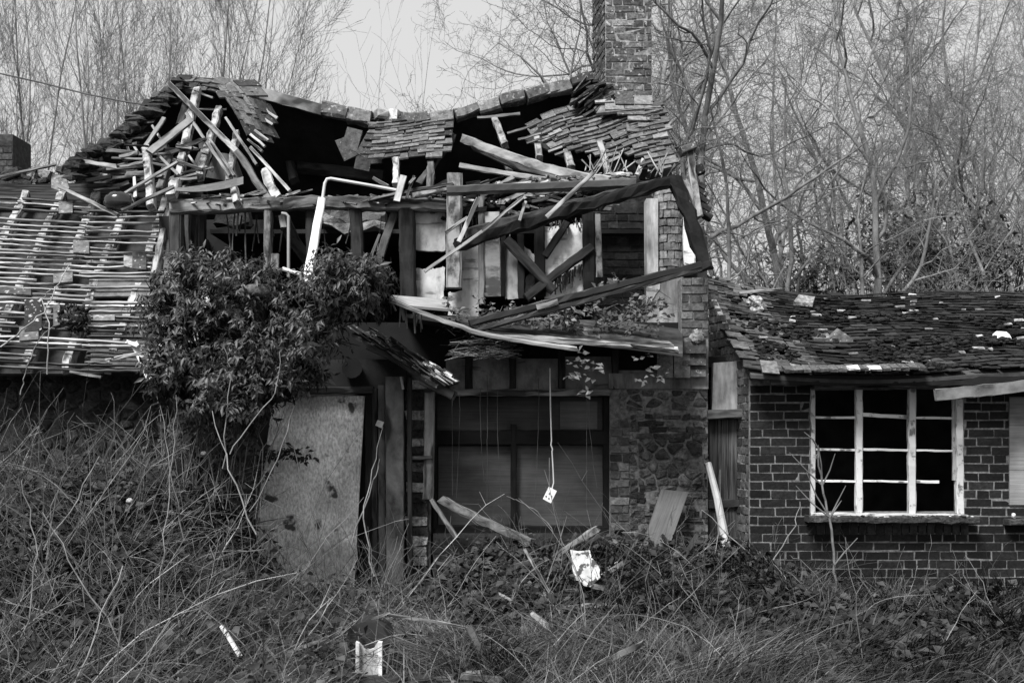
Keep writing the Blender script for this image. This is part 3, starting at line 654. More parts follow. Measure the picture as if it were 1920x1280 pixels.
mb.obj('slumped_tiles', 'tile', ct)
mb = B()                                            # sheathing seen between slipped tiles
for (P, t) in (([(985, 262), (1030, 225), (1120, 205), (1240, 235), (1262, 335), (1200, 335), (1190, 300), (1070, 300)], .02),):
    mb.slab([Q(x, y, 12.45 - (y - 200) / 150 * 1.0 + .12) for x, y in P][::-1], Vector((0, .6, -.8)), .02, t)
mb.obj('sheathing', 'shade_fill', ct)
# ridge board and ridge tiles
part('ridge_board', [(444, 164, 12.6), (530, 186, 12.6), (620, 211, 12.6), (700, 228, 12.6)], 21, .04, .24, rag=.02)
mb = B()
for (a, b, w, t) in (((604, 206), (655, 214), 27, .13), ((652, 213), (700, 226), 29, .15), ((701, 216), (724, 218), 17, .38), ((722, 219), (752, 220), 20, .5), ((750, 226), (803, 224), 21, .10),
                     ((803, 222), (852, 217), 22, .14), ((852, 218), (900, 205), 21, .16), ((898, 206), (940, 192), 20, .16), ((936, 192), (985, 180), 21, .12), ((983, 182), (1030, 170), 21, .12),
                     ((1028, 172), (1072, 160), 22, .13), ((1066, 160), (1108, 146), 14, .08), ((1076, 150), (1112, 140), 8, .04)):
    o1, o2 = R(-2, 2.5), R(-2, 2.5); a = (a[0] + R(0, 3), a[1] + o1); b = (b[0] - R(0, 3), b[1] + o2)
    mb.sweep([Q(*a, 12.58 + R(-.06, .03)), Q(*b, 12.58)], w * 12.58 / F * R(.92, 1.05), .2, t * R(.8, 1.5), jit=.012, step=.09, rag=.015, taper=R(.9, 1.08))
mb.obj('ridge_tiles', 'tile_ridge', ct)
part('underlay_board', [(690, 230, 12.5), (770, 240, 12.5)], 5, .05, .3); part('underlay_board', [(895, 222, 12.4), (975, 214, 12.4)], 5, .05, .2)
# rafters that still stand, battens still nailed to them
for (a, b, w, t, mt) in (((370, 168, 12.3), (335, 335, 11.1), 13, .45, 'wood_lime'), ((411, 205, 12.0), (374, 335, 11.0), 12, .45, 'wood_lime'), ((276, 278, 11.3), (284, 392, 10.62), 14, .45, 'wood_lime'),
        ((444, 250, 11.8), (428, 345, 11.1), 10, .4, 'wood_lime'), ((350, 196, 12.1), (338, 240, 11.8), 14, .05, 'wood'), ((318, 290, 11.4), (300, 360, 10.9), 13, .15, 'wood'),
        ((744, 300, 11.6), (742, 350, 11.2), 11, .45, 'wood_lime'), ((808, 306, 11.6), (806, 378, 11.0), 13, .12, 'wood'),
        ((928, 224, 12.4), (948, 275, 12.0), 12, .34, 'wood_lime'), ((1006, 262, 12.1), (1012, 300, 11.8), 12, .34, 'wood_lime'), ((1062, 284, 11.9), (1072, 318, 11.6), 13, .4, 'wood_lime'),
        ((1124, 270, 11.8), (1142, 330, 11.3), 11, .34, 'wood_lime'), ((1208, 292, 11.6), (1192, 335, 11.2), 8, .5, 'wood_lime'), ((1222, 290, 11.6), (1216, 330, 11.3), 8, .35, 'wood_lime'),
        ((948, 300, 11.8), (960, 335, 11.4), 12, .2, 'wood_lime'), ((850, 258, 12.2), (782, 350, 11.3), 10, .06, 'wood'), ((330, 340, 10.8), (322, 372, 10.55), 18, .4, 'wood_lime'), ((438, 350, 10.8), (446, 384, 10.55), 12, .4, 'wood_lime')):
    part('rafter', [a, b], w, .09, t, mt, jit=.004, wob=.006, rag=.02)
for (a, b, w, t) in (((455, 178, 12.3), (520, 222, 12.2), 5, .5), ((455, 200, 12.2), (512, 234, 12.1), 5, .45), ((478, 245, 11.8), (503, 264, 11.7), 5, .5), ((470, 252, 11.8), (497, 275, 11.7), 5, .55), ((465, 262, 11.7), (492, 284, 11.6), 4, .4),
        ((952, 250, 12.1), (992, 238, 12.0), 4, .35), ((972, 262, 12.0), (1015, 250, 11.9), 4, .45), ((988, 268, 12.0), (1030, 255, 11.9), 4, .4), ((1028, 284, 11.8), (1054, 275, 11.8), 4, .5), ((1040, 290, 11.8), (1064, 282, 11.8), 4, .3),
        ((1120, 312, 11.5), (1162, 294, 11.5), 6, .4), ((365, 171, 12.2), (400, 184, 12.1), 4, .4), ((372, 205, 12), (425, 206, 12), 3, .4), ((334, 268, 11.4), (392, 288, 11.2), 5, .42), ((354, 292, 11.3), (372, 316, 11.2), 4, .5),
        ((296, 290, 11.2), (335, 328, 11.0), 5, .42), ((325, 300, 11.2), (380, 318, 11.0), 5, .45), ((324, 338, 11.0), (376, 323, 11.0), 4, .5), ((322, 338, 10.9), (370, 334, 10.9), 4, .35), ((385, 312, 11), (398, 322, 11), 4, .5),
        ((214, 262, 11.6), (226, 284, 11.5), 5, .35), ((196, 276, 11.5), (202, 292, 11.4), 5, .35), ((222, 258, 11.6), (232, 266, 11.5), 4, .4), ((250, 272, 11.5), (258, 284, 11.4), 4, .4), ((240, 276, 11.5), (244, 290, 11.4), 4, .4), ((170, 296, 11.4), (176, 312, 11.3), 4, .3),
        ((286, 236, 11.8), (302, 262, 11.6), 4, .4), ((260, 290, 11.3), (325, 288, 11.3), 4, .3), ((210, 296, 11.3), (300, 300, 11.2), 4, .2), ((130, 332, 11.2), (240, 306, 11.3), 4, .3), ((140, 343, 11.1), (250, 330, 11.1), 4, .3), ((200, 318, 11.2), (270, 312, 11.2), 4, .25)):
    part('batten', [a, b], w, .025, t, 'wood', jit=.002)
# boarding in the left gable: grey sheets seen between the rafters
for P, t in (([(352, 330), (372, 285), (398, 282), (372, 335)], .13), ([(385, 332), (402, 285), (440, 290), (455, 330), (430, 340)], .15), ([(372, 268), (384, 262), (386, 285), (374, 285)], .1)):
    mb = B(); mb.slab([Q(x, y, 11.5) for x, y in P], Y3, .015, t); mb.obj('gable_sheet', 'board', ct)
mb = B()
for k in range(12):
    a = k / 12; b = (k + 1) / 12
    def C1(t, s): return Q(318 + 138 * t, 353 - 22 * t * t - 2 * math.sin(t * 3.1) + s * (3 + 24 * t * (1.2 - t * .75)), 10.6 - .15 * math.sin(s * 3))
    mb.slab([C1(a, 1), C1(b, 1), C1(b, 0), C1(a, 0)], Y3, .012, .16 if 1 else 0)
tag(mb.obj('curled_sheet', 'board'), 'curled grey plywood sheet resting on the left end of the wall plate', 'board')
part('gutter_lath', [(440, 380, U - .05), (470, 384, U - .05), (560, 378, U - .05)], 4, .04, .4)
# dark lumber inside the attic and jumble behind the hip
for k in range(48):
    x, y = R(150, 345), R(270, 378); a = R(-.5, .3); l = R(25, 70); D = R(11.0, 11.8)
    part('rubble_lath', [(x, y, D), (x + l * math.cos(a), y + l * math.sin(a), D - R(0, .2))], R(2.5, 9), .03, random.choice((.02, .04, .1, .2, .4)), 'wood', rag=.03)
part('rafter', [(540, 285, 13.6), (552, 340, 13.2)], 16, .1, .06); part('purlin', [(560, 315, 13.4), (720, 330, 13.2)], 22, .1, .05)
# ---- chimney
cD = 12.3
A, Bq, Cq, Dq = Q(1135, 0, cD).x, Q(1222, 0, cD).x, Q(1112, 0, 12.95).x, Q(1222, 0, cD).x
mb = B(); mb.slab([Vector((A, cD, 3.4)), Vector((Bq, cD, 3.4)), Vector((Bq, cD, 6.75)), Vector((A, cD, 6.75))], Y3, .75, 1.5)
mb.slab([Vector((Cq, 12.95, 3.4)), Vector((A, cD, 3.4)), Vector((A, cD, 6.75)), Vector((Cq, 12.95, 6.75))], Vector((.5, .86, 0)), .4, .7)
chm = mb.obj('chimney', 'mortar', ct); chm['label'] = 'tall weathered brick chimney stack'
mb = B(); bricks(mb, Vector((0, cD, 0)), X3, Z3, -Y3, A, Bq, 4.98, 6.75, (.05, .15), hdr=.35, jit=.006, proud=.006)
bricks(mb, Vector((A - .02, cD - .02, 0)), X3, Z3, -Y3, -.02, Bq - A + .05, 4.90, 5.0, (.12, .25), hdr=.5, jit=.006, proud=.02)
dv = (Vector((Cq, 12.95, 0)) - Vector((A, cD, 0))); bricks(mb, Vector((A, cD, 0)), dv.normalized(), Z3, Vector((-dv.y, dv.x, 0)).normalized(), 0, dv.length, 4.9, 6.75, (.03, .1), hdr=.5, jit=.006)
mb.obj('brickwork', 'brick_lichen', chm)
mb = B(); mb.slab([Q(1118, 212, 12.0), Q(1240, 200, 12.05), Q(1224, 188, cD - .02), Q(1133, 190, cD - .02)], Vector((0, .5, -.8)), .03, .2)
mb.slab([Q(1112, 175, 12.5), Q(1122, 205, 12.2), Q(1136, 200, cD - .03), Q(1120, 160, 12.6)], Vector((.5, .7, 0)), .02, .1); mb.obj('flashing', 'render', chm)
# right hand gable remnants
part('gable_post', [(1292, 275, 10.9), (1300, 340, 10.8), (1312, 410, 10.7)], 13, .08, .4, 'wood_flaky', rag=.03); part('gable_post', [(1284, 335, 10.8), (1312, 410, 10.75)], 8, .06, .34, 'wood_flaky', rag=.03)
part('gable_cap', [(1276, 286, 10.9), (1302, 276, 10.9)], 12, .2, .09, 'tile_ridge')
mb = B()
for k in range(5):
    x, y = 1300 + k * 3, 330 + k * 14; mb.sweep([Q(x, y, 10.9), Q(x + 8, y + 16, 10.85), Q(x + 22, y + 24, 10.85)], .05, .12, .03)
mb.sweep([Q(1296, 325, 10.9), Q(1318, 316, 10.9)], .1, .1, .02); mb.obj('hanging_tiles', 'tile', ct)
mb = B()                                            # straw and snapped lath under the right eave
for k in range(34):
    x = R(1095, 1250); y = R(318, 338); mb.sweep([Q(x, y, 11.0), Q(x + R(-25, 25), y - R(10, 45), 11.1)], .007, .007, R(.1, .4), step=.2)
for k in range(40): mb.sweep([Q(R(1000, 1200), R(330, 350), 10.9), Q(R(1000, 1200), R(328, 350), 10.8)], R(.01, .03), .02, R(.04, .3), step=.2)
for k in range(14): mb.lump(Q(R(1138, 1180), R(326, 333), 10.9), R(.02, .05), R(.3, .7), 6, 4, .4, (1.6, 1, .6))
mb.obj('snapped_lath', 'wood', ct)['kind'] = 'stuff'
mb = B()                                            # jumble between the plate and the gutter beams
for k in range(150):
    x, y = R(780, 1120), R(350, 410); y = y - (x - 780) * .05; a = R(-.5, .3); l = R(12, 60)
    mb.sweep([Q(x, y, 10.75 + R(-.1, .3)), Q(x + l * math.cos(a), y + l * math.sin(a), 10.75 + R(-.1, .3))], R(.008, .045), .02, random.choice((.01, .02, .05, .12, .25, .4)), rag=.03)
mb.obj('broken_lath', 'wood', ct)['kind'] = 'stuff'

mb = B()                                            # splinters and snapped lath along the wall plate
for k in range(90):
    x, y = R(330, 840), R(364, 384); a = R(-.5, .5); l = R(10, 60)
    mb.sweep([Q(x, y, 10.65 + R(-.1, .25)), Q(x + l * math.cos(a), y + l * math.sin(a) * .6, 10.65 + R(-.1, .25))], R(.006, .022), .015, random.choice((.02, .06, .15, .3, .45)), rag=.02)
for k in range(24):
    x, y = R(340, 1010), R(395, 410); mb.sweep([Q(x, y, 10.8), Q(x + R(-12, 12), y + R(20, 110), 10.8)], R(.006, .012), .01, random.choice((.03, .08, .2)))
mb.obj('wall_plate_splinters', 'wood', ct)['kind'] = 'stuff'
# ================================================================== loose timbers, pipes and sheets
def stick(name, label, cat, pts, w, t, tone, mt='wood', group=None, **k):
    if tone > .25 and mt != 'plastic': tone *= .76
    mb = B(); D = sum(p[2] for p in pts) / len(pts); mb.sweep([Q(*p) for p in pts], w * D / F, t, tone, **k)
    return tag(mb.obj(name, mt), label, cat, group)
def pipe(name, label, cat, pts, w, tone, mt='plastic', w2=None, sub=1):
    mb = B(); D = sum(p[2] for p in pts) / len(pts); r = w * D / F / 2
    mb.tube([Q(*p) for p in pts], r, 8, tone, None if w2 is None else w2 * D / F / 2)
    return tag(mb.obj(name, mt, smooth=False), label, cat)
gb = 'fallen gutter beams across the right half of the upper floor'
stick('fallen_beam', 'long dark beam sloping from the right eave corner down to the left across the white plaster panels', 'beam', [(1268, 338, 9.95), (1160, 368, 9.93), (1060, 398, 9.9), (950, 430, 9.85), (852, 462, 9.8)], 19, .13, .008, 'wood_flaky', gb, jit=.012, rag=.04, wob=.012)
stick('fallen_beam', 'brownish split beam lying just above the longest dark sloping beam', 'beam', [(1240, 345, 10.1), (1080, 385, 10.1), (870, 440, 10.0)], 20, .1, .05, 'wood_flaky', gb, jit=.008, rag=.05)
stick('metal_gutter', 'smooth dark metal gutter lying level across the top of the pale post', 'gutter', [(838, 358, 10.35), (1000, 352, 10.35), (1192, 344, 10.3)], 15, .12, .05, 'metal', None, jit=.002)
stick('fallen_beam', 'dark beam hanging steeply from the right eave corner to the brick pier', 'beam', [(1264, 332, 9.95), (1296, 420, 9.9), (1326, 512, 9.85)], 24, .14, .008, 'wood_flaky', gb, rag=.04, jit=.012, wob=.01)
for k, (dy, w, t) in enumerate(((0, 13, .009), (17, 9, .012))):
    stick('fallen_gutter', ('upper of two dark gutters rising from the bramble heap to the brick pier', 'lower thinner gutter rising from the bramble heap to the brick pier')[k], 'gutter',
          [(1312, 498 + dy * .4, 9.7), (1180, 530 + dy * .7, 9.6), (880, 606 + dy, 9.4)], w, .1, t, 'metal', gb, jit=.004)
stick('fallen_beam_end', 'short pale worn timber lying on the brambles at the foot of the two gutters', 'timber', [(1006, 577, 9.45), (1046, 566, 9.45)], 10, .06, .3, 'wood')
stick('fallen_rafter', 'broad pale rafter curving down to the right across the dark attic opening', 'rafter', [(862, 258, 11.3), (930, 284, 11.2), (1020, 314, 11.0), (1110, 336, 10.8), (1150, 340, 10.7)], 17, .05, .5, 'wood', None, jit=.005, roll=.25, wob=.005, rag=.05)
stick('fallen_rafter', 'dark strip painted as the shaded underside of the broad pale curving rafter', 'rafter', [(890, 272, 11.5), (980, 315, 11.3), (1070, 338, 11.1)], 19, .1, .10, 'wood', None)  # separate dark piece paints the pale rafter's shaded underside
stick('fallen_board', 'narrow pale board lying below the dark underside strip right of the pale post', 'board', [(862, 311, 11.1), (960, 328, 11.0), (1066, 344, 10.8)], 10, .05, .45, 'wood', None)
stick('fallen_board', 'pale split board wedged behind the top of the pale post at left', 'board', [(768, 368, 10.7), (800, 358, 10.65), (842, 352, 10.6)], 13, .05, .4, 'wood_flaky')
stick('fallen_board', 'thin dark-edged lath sloping onto the wall plate left of the pale post', 'board', [(690, 376, 10.6), (780, 356, 10.55), (850, 346, 10.5)], 5, .06, .18, 'wood')
stick('plank_stub', 'short pale plank standing aslant on the wall plate below the thin white pipe end', 'plank', [(757, 330, 10.55), (744, 378, 10.5)], 13, .03, .55, 'wood')
stick('hanging_plank', 'dim plank hanging diagonally below the wall plate left of the widest dark post', 'plank', [(742, 396, 10.75), (722, 450, 10.7), (694, 545, 10.6)], 15, .04, .13, 'wood')
stick('hanging_lath', 'thin lath hanging beside the dim diagonal plank', 'lath', [(712, 440, 10.5), (697, 478, 10.45)], 5, .03, .12, 'wood')
for k, (a, b, w, t, lb) in enumerate((((1112, 324, 9.9), (1024, 408, 9.7), 8, .42, 'straight pale lath leaning across the dark beam near its middle'),
        ((980, 370, 9.75), (902, 436, 9.7), 6, .45, 'upper piece of the pale lath crossing the left end of the dark beam'), ((904, 434, 9.7), (796, 509, 9.6), 6, .4, 'long lath poking past the left end of the dark beam before the plaster'),
        ((897, 372, 9.8), (860, 454, 9.65), 8, .55, 'whitish lath leaning steeply just right of the pale post'), ((876, 408, 9.9), (836, 436, 9.8), 6, .45, 'short lath crossing the pale post at mid height'),
        ((986, 378, 9.8), (974, 414, 9.75), 6, .4, 'stubby lath hanging on the upper edge of the dark beam'), ((776, 330, 10.5), (762, 372, 10.45), 5, .4, 'narrow stick standing beside the short pale plank on the wall plate'),
        ((700, 334, 10.8), (728, 350, 10.7), 6, .5, 'little pale stick lying under the thin white pipe in the attic'), ((778, 334, 10.5), (768, 345, 10.45), 5, .5, 'tiny pale stick end above the wall plate beside the narrow stick'))):
    stick('loose_lath', lb, 'lath', [a, b], w, .025, t, 'wood', 'loose laths around the fallen beams', jit=.0015)
# white pipes
pipe('white_pipe', 'thin white pipe bent at its top, running right from above the white downpipe', 'pipe', [(604, 378, 10.5), (609, 344, 10.5), (613, 336, 10.5), (620, 335, 10.5), (690, 347, 10.55), (750, 358, 10.6)], 6, .62)
stick('white_downpipe', 'bright white flat downpipe leaning in front of the upper wall', 'pipe', [(604, 372, 10.45), (592, 440, 10.4), (575, 532, 10.3)], 14, .05, .8, 'plastic', None, jit=.002, taper=1.2)
pipe('grey_pipe', 'thin grey pipe standing upright with an elbow at its top', 'pipe', [(528, 400, 10.6), (536, 401, 10.6), (541, 406, 10.6), (541, 520, 10.6)], 6, .3)
pipe('short_white_pipe', 'short white pipe lying aslant on top of the evergreen bush', 'pipe', [(530, 504, 9.9), (606, 527, 9.8)], 8, .62)
# sticks over the left gable
for k, (a, b, w, t, lb) in enumerate((((317, 157, 12.2), (446, 286, 11.2), 10, .42, 'long straight timber sloping right from the peak of the broken left gable'), ((424, 222, 11.6), (482, 310, 11.1), 5, .35, 'thin batten sloping right beside the hanging tiles of the left gable'),
        ((470, 277, 11.0), (544, 358, 10.7), 6, .6, 'bright thin batten in front of the dark attic at the gable foot'), ((357, 225, 11.5), (280, 286, 11.1), 14, .2, 'thick round-edged timber rising right in the middle of the left gable'),
        ((228, 366, 10.7), (332, 304, 10.9), 5, .42, 'thin batten rising to the limewashed rafter in the left gable'), ((112, 350, 10.6), (222, 404, 10.3), 7, .45, 'straight batten lying across the top of the bare battened roof'),
        ((228, 395, 10.3), (326, 350, 10.5), 6, .35, 'batten behind the dark dented bowl'), ((350, 213, 11.6), (432, 330, 11.0), 6, .3, 'mid-grey batten crossing both limewashed rafters'), ((394, 262, 11.2), (440, 330, 10.9), 5, .4, 'batten sloping right at the foot of the second limewashed rafter'),
        ((308, 222, 11.7), (268, 282, 11.4), 8, .25, 'stout batten sloping left under the mossy hip'), ((0, 332, 10.9), (105, 308, 11.2), 4, .35, 'faint lath rising above the ridge of the battened wing'))):
    stick('loose_batten', lb, 'batten', [a, b], w, .035, t, 'wood', 'loose battens in the broken left gable', jit=.0015)
stick('bent_pole', 'dark bent pole curving down to the wall plate at the gable foot', 'pole', [(444, 285, 11.1), (456, 300, 11.05), (480, 340, 10.9), (506, 376, 10.7)], 13, .06, .11, 'wood')
stick('broken_post', 'whitish broken post standing on the wall plate left of the dark attic', 'post', [(496, 314, 10.9), (506, 345, 10.8), (522, 374, 10.65)], 14, .06, .5, 'wood_flaky', None, rag=.05, jit=.01, taper=1.3)
stick('fallen_lath', 'short whitish lath sticking up from the left end of the wall plate', 'lath', [(252, 292 + 40, 10.9), (254, 370, 10.7)], 5, .02, .5, 'plastic')
# bowl, roof ball
mb = B(); c = Q(222, 378, 10.35)
for a in range(7):
    pass
mb.lump(c, .125, .02, 16, 10, .07, (1.05, .8, .72)); tag(mb.obj('dented_bowl', 'gloss', smooth=True), 'dark glossy dented bowl caught at the top of the battened roof', 'bowl')
mb = B(); c = Q(140, 597, 9.85); mb.lump(c, .115, .03, 14, 9, .2, (1.02, .6, .93))
for k in range(130):
    a = R(0, 6.28); q = R(.03, .15); mb.box(c + Vector((math.cos(a) * q, -.07 * (1 - q / .15) - R(0, .02), math.sin(a) * q * .9)), (Matrix.Rotation(R(0, 3), 3, 'Y') @ X3, Y3, Matrix.Rotation(R(0, 3), 3, 'Y') @ Z3), (R(.01, .03), .003, R(.006, .016)), random.choice((.02, .04, .08, .2)), .005)
tag(mb.obj('mossy_ball', 'moss', smooth=True), 'round dark mossy lump lying low on the battened roof', 'lump')
# ================================================================== left wing: bare battens on rafters
wg = thing('battened_wing', 'low side wing with a stripped roof of bare battens', 'building', (-4.5, 10.4, 0))
PA = Q(100, 692, 9.6); PB = Q(100, 350, 11.4); dn = (PB - PA); nW = Vector((0, -dn.z, dn.y)).normalized()
def ON(px, py, off=0.0):
    d = Vector(((px - 960) / F, 1, (HY - py) / F)); o = Vector((0, 0, CH)); p0 = PA + nW * off
    return o + d * ((p0 - o).dot(nW) / d.dot(nW))
mb = B(); mb.slab([ON(-160, 700, -.2), ON(330, 700, -.2), ON(330, 352, -.2), ON(-160, 352, -.2)], -nW, .03, .04); mb.obj('dark_backing', 'shade_fill', wg)  # sheet added and coloured dark for the shade between the battens
for x in (-190, -112, -34, 44, 122, 200, 278, 350):
    mb = B(); b = ON(x, 696, -.075); t = Vector((b.x, 0, 0)); tp = ON(100, 356 + R(-6, 6), -.075); tp.x = b.x
    if x > 270: tp = b.lerp(tp, .45)
    mb.sweep([b, b.lerp(tp, .5) + Vector((R(-.03, .03), 0, 0)), tp], .075, .09, .34, jit=.008, wob=.008, rag=.03); mb.obj('rafter', 'wood_lime', wg)
k = 0
y = 372.0
while y < 694:
    w = R(2.7, 4.7) * 10.4 / F; lo = R(.13, .48); lo = .07 if random.random() < .2 else lo
    if y < 470: segs = [(-150, y - 8, 40, y + 1), (38, y + 1, 168 + R(-6, 8), y + 9)] if y < 400 else [(-150, y - 9, 166, y + 9)]
    else: segs = [(-150, y - 9, 178 + R(-8, 8), y + 5)]
    xr = 318 - (y - 385) * .24 if y < 500 else 330
    yy = y + 6
    if y > 384: segs.append((157 + R(-10, 4), yy + R(-2, 2), xr, yy + R(-2, 2)))
    for (a, b, c, d) in segs:
        if random.random() < .04 and a < 0: continue
        if 512 < y < 552 and a > 100: 
            if random.random() < .6: continue
        if random.random() < .12: g = R(.3, .8); c, d = a + (c - a) * g, b + (d - b) * g + R(0, 5)
        mb = B(); n = 5; ph = R(0, 6)
        mb.sweep([ON(a + (c - a) * q / n, b + (d - b) * q / n + .5 * math.sin(ph + q * 1.4) , .012) for q in range(n + 1)], w, .022, lo, jit=.0025, rag=.06, side=nW, ch=.05, wob=.003)
        mb.obj('batten', 'wood_flaky' if random.random() < .4 else 'wood', wg)
    y += R(8.6, 10.2)
mb = B(); mb.sweep([ON(322, 380, .03), ON(300, 470, .03), ON(290, 520, .03)], .055, .1, .3, jit=.008); mb.obj('verge_board', 'wood_lime', wg)
mb = B(); mb.slab([ON(300, 560, .02), ON(318, 560, .02), ON(328, 390, .0), ON(318, 390, .0)], -nW, .03, .09); mb.obj('verge_sheet', 'board', wg)
mb = B(); mb.slab([ON(165, 556, -.03), ON(282, 554, -.03), ON(280, 516, -.03), ON(168, 514, -.03)], -nW, .02, .12); mb.obj('lining_board', 'plaster', wg)
mb = B(); mb.slab([ON(170, 690, -.03), ON(300, 690, -.03), ON(290, 560, -.1), ON(170, 560, -.1)], -nW, .02, .08); mb.obj('lining_board', 'plaster', wg)
for (x, y, s, h, t, lb) in ((123, 388, 13, 22, .13, 0), (152, 463, 15, 22, .15, 0), (261, 488, 13, 32, .07, 0), (118, 520, 18, 18, .16, 0), (240, 490, 8, 20, .25, 0), (54, 624, 18, 26, .12, 0), (106, 590, 6, 40, .09, 0), (195, 595, 20, 10, .2, 0), (62, 590, 16, 60, .02, 0), (290, 590, 12, 24, .08, 0), (28, 545, 30, 12, .05, 0)):
    mb = B(); r = R(-2, 2); mb.slab([ON(x - s, y + h / 2 + r, .05), ON(x + s, y + h / 2 - r, .05), ON(x + s, y - h / 2 - r, .04), ON(x - s, y - h / 2 + r, .04)], -nW, .014, t); mb.obj('roof_tile', 'tile_ridge', wg)
for k in range(30):
    x, y = R(0, 130), R(318, 372); mb = B(); a = R(-.6, .4); l = R(14, 40)
    mb.sweep([Q(x, y, 11.5), Q(x + l * math.cos(a), y + l * math.sin(a), 11.45)], R(.03, .1), .08, random.choice((.03, .04, .08, .2)), rag=.03); mb.obj('ridge_rubble', 'tile_moss', wg)
mb = B(); mb.slab([Q(96, 352, 11.1), Q(122, 362, 11.05), Q(130, 352, 11.1), Q(122, 328, 11.2), Q(96, 330, 11.2)], Y3, .02, .17); mb.obj('roof_tile', 'tile_ridge', wg)
mb = B(); mb.abox(-5.7, -3.1, 11.45, 11.55, 1.9, 3.95, .02); mb.obj('wing_back', 'shade_fill', wg)
mb = B(); mb.abox(-5.7, -3.1, 11.4, 11.6, 3.7, 3.93, .05); mb.obj('ridge_beam', 'wood', wg)
# far chimney stub
mb = B(); e = 13.2; mb.abox(xa(-60, e), xa(24, e), e, e + .5, 2.5, zt(252, e), .5); sc = mb.obj('chimney_stub', 'mortar_dark', loc=(xa(-15, e), e, 2.5))
tag(sc, 'dark brick chimney stub at the left edge behind the battened roof', 'chimney')
mb = B(); bricks(mb, Vector((0, e, 0)), X3, Z3, -Y3, xa(-60, e), xa(24, e), 3.6, zt(254, e), (.04, .12)); mb.obj('brickwork', 'brick', sc)
# ================================================================== collapsed plank porch roof
pz = thing('collapsed_porch_roof', 'collapsed plank porch roof sagging over the boarded ground floor window', 'porch roof', Q(1000, 650, 9.6))
for (pts, w, t, tone, mt, rl) in (([(728, 562, 9.5), (800, 590, 9.4), (900, 625, 9.3), (1000, 643, 9.25), (1090, 655, 9.25)], 7, .05, .42, 'wood', .3), ([(880, 622, 9.5), (1000, 634, 9.45), (1150, 646, 9.4), (1276, 656, 9.4)], 6, .12, .36, 'wood', .3),
        ([(985, 622, 9.75), (1150, 630, 9.7), (1262, 646, 9.7)], 6, .1, .26, 'wood', .3), ([(1000, 612, 9.95), (1160, 620, 9.9), (1240, 634, 9.9)], 7, .14, .12, 'wood', .4), ([(1060, 640, 9.42), (1180, 645, 9.4), (1272, 651, 9.4)], 4, .06, .42, 'wood', .3),
        ([(850, 606, 9.9), (960, 622, 9.8), (1080, 632, 9.8)], 6, .1, .16, 'wood', .4), ([(1180, 648, 9.3), (1278, 660, 9.3)], 6, .06, .1, 'wood', 0)):
    part('plank', pts, w, t, tone, mt, pz, roll=rl, rag=.06, jit=.003, wob=.003)
mb = B(); mb.slab([Q(730, 556, 9.6), Q(760, 572, 9.55), Q(850, 580, 9.7), Q(846, 562, 10.2), Q(736, 553, 9.9)][::-1], Vector((0, .2, -1)), .02, .32); mb.obj('pale_sheet', 'board', pz)
mb = B(); mb.slab([Q(760, 588, 9.6), Q(1280, 662, 9.5), Q(1280, 606, 10.6), Q(760, 600, 10.6)], Vector((0, .2, -1)), .03, .05); mb.obj('decking', 'shade_fill', pz)
mb = B()
for k in range(16): x = R(728, 790); mb.sweep([Q(x, 566 + (x - 728) * .35, 9.5), Q(x + R(-4, 6), 566 + (x - 728) * .35 + R(10, 46), 9.55)], R(.006, .014), .01, R(.05, .35))
mb.obj('splinters', 'wood', pz)['kind'] = 'stuff'
mb = B(); mb.slab([Q(1220, 660, 9.5), Q(1286, 668, 9.6), Q(1262, 632, 10.2), Q(1215, 628, 10.2)][::-1], Vector((0, .2, -1)), .02, .1)
# nest of twigs
P0 = []; P1 = []
for k in range(240):
    a = R(0, 6.28); c = Vector((xa(905, 9.8) + R(-.24, .24), 9.75 + R(-.12, .12), zt(654, 9.8) + R(-.08, .07))); d = Vector((math.cos(a), math.sin(a) * .5, R(-.3, .3))) * R(.05, .16); P0.append(c - d); P1.append(c + d)
V, Qd = tubes(P0, P1, [.003] * 240, [.002] * 240); c = Q(905, 664, 9.8)
tag(nmesh('bird_nest', V, Qd, np.repeat(np.random.uniform(.05, .35, 240), 3), 'straw', None, c, c), 'loose nest of twigs tucked under the left part of the plank porch roof', 'nest')
# ragged mossy porch hood over the door
hd = thing('door_hood', 'ragged mossy tiled hood slanting down right above the plywood door', 'door hood', Q(760, 700, 9.8))
SH = bil(Q(660, 624, 10.15), Q(700, 620, 10.2), Q(820, 722, 9.45), Q(862, 714, 9.5))
mb = B()
mb.slab([SH(0, 0), SH(0, 1), SH(1, 1), SH(1, 0)], Vector((-.3, .6, -.7)), .04, .05)
for k in range(60):
    u, v = R(0, 1), R(0, 1); p = SH(u, v); mb.box(p + Vector((0, -.02, .02)), (Vector((.8, 0, -.55)), Y3, Vector((.55, 0, .8))), (R(.04, .1), R(.02, .06), .007), random.choice((.03, .05, .08, .12)), .008)
for k in range(16):
    p = SH(R(.2, .9), R(.75, 1)); mb.box(p + Vector((0, -.03, .03)), (Vector((.8, 0, -.55)), Y3, Vector((.55, 0, .8))), (R(.03, .07), .03, .006), R(.3, .6), .008)
mb.obj('hood_tiles', 'tile', hd)
mb = B(); mb.sweep([Q(790, 712, 9.7), Q(852, 742, 9.55)], .075, .06, .12); mb.obj('hood_bracket', 'wood', hd)
mb = B(); mb.sweep([Q(690, 650, 9.9), Q(845, 722, 9.6)], .05, .06, .06); mb.obj('hood_rail', 'wood', hd)
mb = B(); mb.tube([Q(660, 690, 9.7), Q(661, 692, 10.1)], .085, 14, .07); tag(mb.obj('log_end', 'wood'), 'round sawn log end above the door under the mossy hood', 'log')
